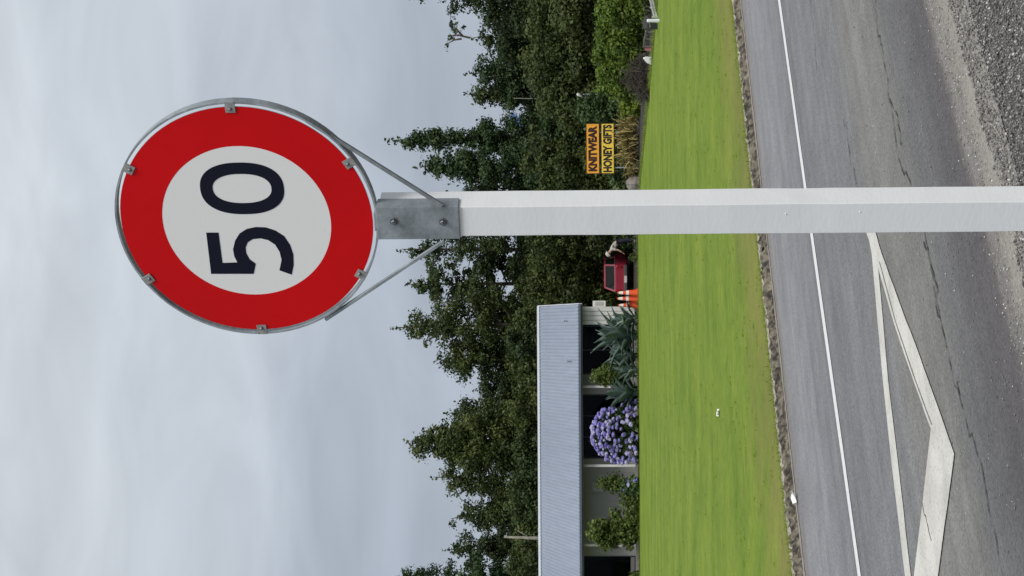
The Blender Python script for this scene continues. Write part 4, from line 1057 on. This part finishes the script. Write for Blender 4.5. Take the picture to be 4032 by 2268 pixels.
# local: rear face at y=0, nose at +y; x right
hwid = cw / 2
def loft(secs, mt, name, par, smooth=False, bevel=0):
    """secs: list of (y, [(x,z)...]) closed loops of equal count"""
    q = MB(); k_ = len(secs[0][1])
    for y, lp in secs:
        q.v += [(x, y if not isinstance(y, list) else y[i], z) for i, (x, z) in enumerate(lp)]
    for i in range(len(secs) - 1):
        for j in range(k_):
            q.f.append((i * k_ + j, i * k_ + (j + 1) % k_, (i + 1) * k_ + (j + 1) % k_, (i + 1) * k_ + j)); q.m.append(0)
    q.f.append(tuple(range(k_))); q.m.append(0); q.f.append(tuple((len(secs) - 1) * k_ + j for j in range(k_))[::-1]); q.m.append(0)
    return q.build(name, mt, par, bevel=bevel)
def bsec(w_, z0, z1, r=.08): return [(-w_ + r, z0), (w_ - r, z0), (w_, z0 + r), (w_, z1 - r * .6), (w_ - r * .6, z1), (-w_ + r * .6, z1), (-w_, z1 - r * .6), (-w_, z0 + r)]
body = loft([(0.0, bsec(hwid - .03, .36, .86)), (.07, bsec(hwid, .28, .90)), (2.45, bsec(hwid, .26, .90)), (2.6, bsec(hwid - .01, .26, .88)), (3.4, bsec(hwid - .04, .28, .78)), (3.6, bsec(hwid - .10, .36, .70))], M_car, 'body', car, bevel=.02)
rw = hwid - .13
loft([(.06, [(-hwid + .05, .885), (hwid - .05, .885), (hwid - .05, .90), (-hwid + .05, .90)]), (.35, [(-rw, 1.39), (rw, 1.39), (rw, 1.42), (-rw, 1.42)])], M_under, 'rear_sill', car) if False else None
# cabin: shell of pillars and roof with glass set in
cab_ = MB()
def cabpt(x, y, z): return (x, y, z)
A = [(-hwid + .04, .05, .89), (hwid - .04, .05, .89), (hwid - .04, 2.55, .89), (-hwid + .04, 2.55, .89)]
B = [(-rw, .30, 1.375), (rw, .30, 1.375), (rw, 1.75, 1.375), (-rw, 1.75, 1.375)]
cab_.add(A + B, [(0, 3, 2, 1), (4, 5, 6, 7), (0, 1, 5, 4), (1, 2, 6, 5), (2, 3, 7, 6), (3, 0, 4, 7)]); cab_.build('cabin_glass', M_cglass, car)
mb = MB()
def bar(a, b_, r=.042): mb.tube([a, b_], r, 6)
def up(p, dz): return (p[0], p[1], p[2] + dz)
for i in range(4): bar(A[i], B[i], .050)
bar(up(B[0], .0), up(B[1], .0), .050); bar(A[0], A[1], .05)
mb.build('window_surround', M_carl, car)
mb = MB(); mb.prism([(-rw - .03, .28, 1.385), (rw + .03, .28, 1.385), (rw + .03, 1.80, 1.385), (-rw - .03, 1.80, 1.385)], (0, 0, .055)); mb.build('roof', M_car, car, bevel=.02)
mb = MB()
for s_ in (-1, 1):
    a = Vector((s_ * (hwid - .03), 1.05, .89)); b_ = Vector((s_ * (rw + .012), 1.02, 1.38)); mb.tube([a, b_], .035, 6)
    mb.tube([(s_ * (hwid - .03), .06, .90), (s_ * (hwid - .03), 2.5, .90)], .03, 6); mb.tube([(s_ * (rw + .015), .3, 1.375), (s_ * (rw + .015), 1.75, 1.375)], .035, 6)
mb.build('door_frames', M_carl, car)
mb = MB(); mb.box((0, -.03, .40), (cw + .02, .16, .15)); bump_ = mb.build('bumper', M_bump, car, bevel=.02)
mb = MB(); mb.box((.02, -.116, .40), (.36, .012, .13)); mb.build('number_plate', M_plate, bump_)
for s_ in (-1, 1):
    mb = MB(); mb.box((s_ * (hwid - .10), -.012, .68), (.13, .035, .22)); mb.build('tail_lamp', M_lens, car, bevel=.01)
    mb = MB(); mb.box((s_ * (hwid + .08), 1.9, .97), (.15, .08, .12)); mb.build('mirror', M_car, car, bevel=.02)
    for y in (.62, 2.9):
        Ry = Matrix.Rotation(math.pi / 2, 3, 'Y'); c_ = (s_ * (hwid - .10), y, .29)
        mb = MB(); mb.lathe([(.16, -.09), (.27, -.09), (.29, -.05), (.29, .05), (.27, .09), (.16, .09)], 22, c_, R=Ry, closed=True); wh = mb.build('wheel', M_tyre, car)
        mb = MB(); mb.lathe([(.001, -.05), (.10, -.06), (.165, -.075), (.165, .075), (.10, .06), (.001, .05)], 18, c_, R=Ry); mb.build('rim', M_rim, wh)
mb = MB(); mb.box((0, 1.8, .24), (cw - .12, 3.2, .12)); mb.build('underbody', M_under, car)
mb = MB(); mb.tube([(.2, .02, 1.0), (-.35, .05, 1.02)], .012, 5); mb.build('rear_wiper', M_under, car)

# ------------------------------------------------------------------ person leaning over by the car
M_skin = mat('skin', (.46, .29, .21), .6); M_shirt = mat('pale_grey_shirt', (.40, .37, .34), .9, .15, 8, .2, 30); M_trous = mat('dark_navy_trousers', (.014, .016, .028), .9, .2, 8); M_hat = mat('pale_sun_hat', (.46, .42, .37), .9, .1, 8); M_shoe = mat('dark_shoe', (.02, .018, .016), .7)
PD = 79.2
pp = at(2500, 952, PD)
person = empty('person', (pp[0], PD, LZ), 0, 'person in pale top, hat and dark trousers bending forward beside the red car', 'person')
def skinobj(name, verts, edges, rad, mt, parent, root=0, sub=1):
    me_ = bpy.data.meshes.new(name); me_.from_pydata(verts, edges, []); me_.update()
    o = link(name, me_, mt, parent)
    md = o.modifiers.new('skin', 'SKIN'); sv_ = me_.skin_vertices[0].data
    for i, r in enumerate(rad):
        sv_[i].radius = (r, r) if not isinstance(r, tuple) else r
        sv_[i].use_root = (i == root)
    md.use_smooth_shade = True
    s_ = o.modifiers.new('sub', 'SUBSURF'); s_.levels = s_.render_levels = sub
    return o
# joints (x right, y away, z up); bends to the left of the picture towards the car
hip = (0, 0, .80); spine = (-.14, -.03, .96); chest = (-.30, -.06, 1.08); neck = (-.40, -.07, 1.15); head = (-.47, -.08, 1.19); crown_ = (-.53, -.08, 1.23)
shL, shR = (-.31, .11, 1.05), (-.31, -.24, 1.05)
elL, elR = (-.36, .10, .80), (-.37, -.26, .80); haL, haR = (-.46, .06, .62), (-.47, -.22, .62)
fL = [(.02, .09, .78), (.05, .10, .44), (.03, .10, .09), (-.10, .10, .045)]; fR = [(.02, -.09, .78), (.09, -.11, .44), (.07, -.11, .09), (-.06, -.11, .045)]
Vb = [hip, spine, chest, neck, head, crown_, shL, elL, haL, shR, elR, haR] + fL + fR
Eb = [(0, 1), (1, 2), (2, 3), (3, 4), (4, 5), (2, 6), (6, 7), (7, 8), (2, 9), (9, 10), (10, 11), (0, 12), (12, 13), (13, 14), (14, 15), (0, 16), (16, 17), (17, 18), (18, 19)]
Rb = [.12, .11, .13, .052, .095, .075, .055, .042, .034, .055, .042, .034, .085, .058, .042, .034, .085, .058, .042, .034]
skinobj('body', Vb, Eb, Rb, M_skin, person, 0, 2)
skinobj('shirt', [(.02, 0, .80), spine, chest, (-.385, -.068, 1.14), shL, (-.35, .105, .88), shR, (-.355, -.255, .88)], [(0, 1), (1, 2), (2, 3), (2, 4), (4, 5), (2, 6), (6, 7)], [.145, .14, .155, .085, .075, .062, .075, .062], M_shirt, person, 0, 2)
skinobj('trousers', [(.0, 0, .82)] + fL[:3] + fR[:3], [(0, 1), (1, 2), (2, 3), (0, 4), (4, 5), (5, 6)], [.145, .105, .078, .064, .105, .078, .064], M_trous, person, 0, 2)
for s_, fx in ((.10, fL), (-.11, fR)):
    mb = MB(); mb.box((fx[2][0] - .06, s_, .042), (.26, .09, .075)); mb.build('shoe', M_shoe, person, bevel=.02)
for (h_, sg) in ((haL, 1), (haR, -1)):
    vv = [h_]; ee = []; rr = [.03]
    for j in range(4):
        b0 = (h_[0] - .045, h_[1] + (j - 1.5) * .02, h_[2] - .045); b1 = (b0[0] - .025, b0[1], b0[2] - .035 - .004 * (j in (1, 2))); b2 = (b1[0] - .004, b1[1], b1[2] - .028)
        k0 = len(vv); vv += [b0, b1, b2]; rr += [.010, .009, .008]; ee += [(0, k0), (k0, k0 + 1), (k0 + 1, k0 + 2)]
    k0 = len(vv); vv += [(h_[0] - .03, h_[1] - sg * .04, h_[2] - .02), (h_[0] - .05, h_[1] - sg * .05, h_[2] - .05)]; rr += [.011, .009]; ee += [(0, k0), (k0, k0 + 1)]
    skinobj('hand', vv, ee, rr, M_skin, person, 0, 1)
mb = MB(); mb.lathe([(.20, -.01), (.125, .015), (.115, .08), (.08, .12), (.001, .13)], 16, (-.53, -.08, 1.235), R=Matrix.Rotation(math.radians(-40), 3, 'Y')); mb.build('hat', M_hat, person, smooth=True)
# ------------------------------------------------------------------ small things along the hedge
M_wpl = mat('white_plastic', (.72, .76, .80), .45, .06, 8); M_pink = mat('faded_pink_plastic', (.62, .21, .24), .5, .15, 8); M_gtim = mat('weathered_grey_timber', (.20, .20, .175), .9, .25, 6, .3, 30); M_wt = mat('whitewashed_timber', (.46, .48, .42), .8, .2, 5, .2, 20)
M_blk = mat('dark_shade', (.012, .013, .014), .6)
p = gnd(2596, 81, LZ)
root = empty('marker_post', (p[0], p[1], LZ), 0, 'short white round marker post standing at the lawn edge by the edging rail', 'marker post')
hp = at(2547, 81, p[1])[2] - LZ
mb = MB(); mb.lathe([(.045, 0), (.045, hp - .03), (.036, hp - .006), (.02, hp)], 16); mb.build('post', M_wpl, root)
mb = MB(); mb.tube([(-.04, 0, hp * .78), (-.17, .02, hp * .72)], .009, 6); mb.build('side_rod', M_gtim, root)
p2 = gnd(2590, 99, LZ)  # black lidded block added to stand in for the shadow by the post
mb = MB(); mb.prism([(-.075, -.09, 0), (.06, -.09, 0), (.075, -.1, .20), (-.085, -.1, .20)], (0, .2, 0)); mb.box((-.005, 0, .207), (.18, .22, .012))
o = mb.build('shade_block', M_blk, None, loc=(p2[0] , p2[1] + .15, LZ)); tag(o, 'squat black block added for the shade beside the white marker post', 'shade block')
# low grey timber rail
pa, pb_ = gnd(2578, 118, LZ), gnd(2566, 182, LZ)
cx_, cy_ = (pa[0] + pb_[0]) / 2, (pa[1] + pb_[1]) / 2
root = empty('timber_rail', (cx_, cy_ + .2, LZ), 0, 'low weathered grey timber rail with thin legs under the hedge', 'rail')
va = Vector((pa[0] - cx_, pa[1] - cy_, 0)); vb = Vector((pb_[0] - cx_, pb_[1] - cy_, 0)); hz = .245
mb = MB(); mb.tube([va + Vector((0, 0, hz)), vb + Vector((0, 0, hz))], .022, 4); mb.build('rail', M_gtim, root)
for u in (.06, .48, .95):
    q = va.lerp(vb, u); mb = MB(); mb.tube([q, q + Vector((0, 0, hz))], .014, 4); mb.build('leg', M_gtim, root)
# pink tub and white container
p = gnd(2566, 194, LZ); sc_ = 7000 / p[1]
mb = MB(); mb.lathe([(.05, 0), (.062, .16), (.068, .175), (.068, .19), (.058, .19), (.05, .03)], 16); mb.box((0, -.062, .15), (.02, .012, .02))
o = mb.build('tub', M_pink, None, loc=(p[0], p[1] + .1, LZ), rot=(0, math.radians(12), 0)); tag(o, 'faded pink plastic tub at the foot of the hedge', 'tub')
p = gnd(2568, 236, LZ)
mb = MB(); mb.prism([(-.12, 0, 0), (.11, 0, 0), (.12, 0, .21), (.02, 0, .225), (-.08, 0, .12)], (0, .16, 0)); mb.box((.075, .08, .235), (.06, .06, .05))
o = mb.build('container', mat('white_container', (.72, .73, .70), .5, .08, 8), None, loc=(p[0], p[1] + .1, LZ), bevel=.012); tag(o, 'white plastic container next to the brush heap', 'container')
# white edging rail running along the lawn out of the picture
pa, pb_ = gnd(2593, 66, LZ), gnd(2598, -160, LZ)
pa = gnd(2592, 66, LZ); pb_ = pa + np.array([3.3, 11.5, 0])
root = empty('edging_rail', (pa[0], pa[1], LZ), 0, 'low whitewashed two-board rail edging the lawn below the hedge', 'rail')
dv = Vector((pb_ - pa)); Lr = dv.length; ang = math.atan2(dv.y, dv.x); Rz = Matrix.Rotation(ang, 3, 'Z')
for z in (.045, .11):
    mb = MB(); mb.box(tuple(dv * .5 + Vector((0, 0, z))), (Lr, .025, .045), Rz); mb.build('board', M_wt, root)
for i in range(7):
    q = dv * (i / 6); mb = MB(); mb.box((q.x, q.y + .03, .085), (.05, .035, .17), Rz); mb.build('stake', M_wt, root)

# litter
M_paper = mat('white_paper', (.80, .80, .78), .8)
def litter(name, label, p, sx, sy, sz, rz):
    bm = bmesh.new(); bmesh.ops.create_grid(bm, x_segments=7, y_segments=5, size=.5)
    for v in bm.verts:
        v.co.x *= sx; v.co.y *= sy; v.co.z = sz * (.45 + .5 * math.sin(v.co.x * 55 / max(sx, .05) * .12 + v.co.y * 40) + random.uniform(-.12, .2)); v.co.z = max(v.co.z, .004)
    me_ = bpy.data.meshes.new(name); bm.to_mesh(me_); bm.free()
    o = link(name, me_, M_paper, None, p, (0, 0, rz)); tag(o, label, 'litter')
    md = o.modifiers.new('s', 'SOLIDIFY'); md.thickness = .002
    return o
p = gnd(2832, 1625, LZ); litter('paper_scrap', 'crumpled white paper scrap lying out on the green lawn', (p[0], p[1], LZ), .06, .17, .035, .35)
p = gnd(3136, 1972, .01); litter('paper_wrapper', 'torn white paper wrapper caught against the rough kerb', (p[0] + .02, p[1], .012), .045, .11, .04, ANG + 1.4)
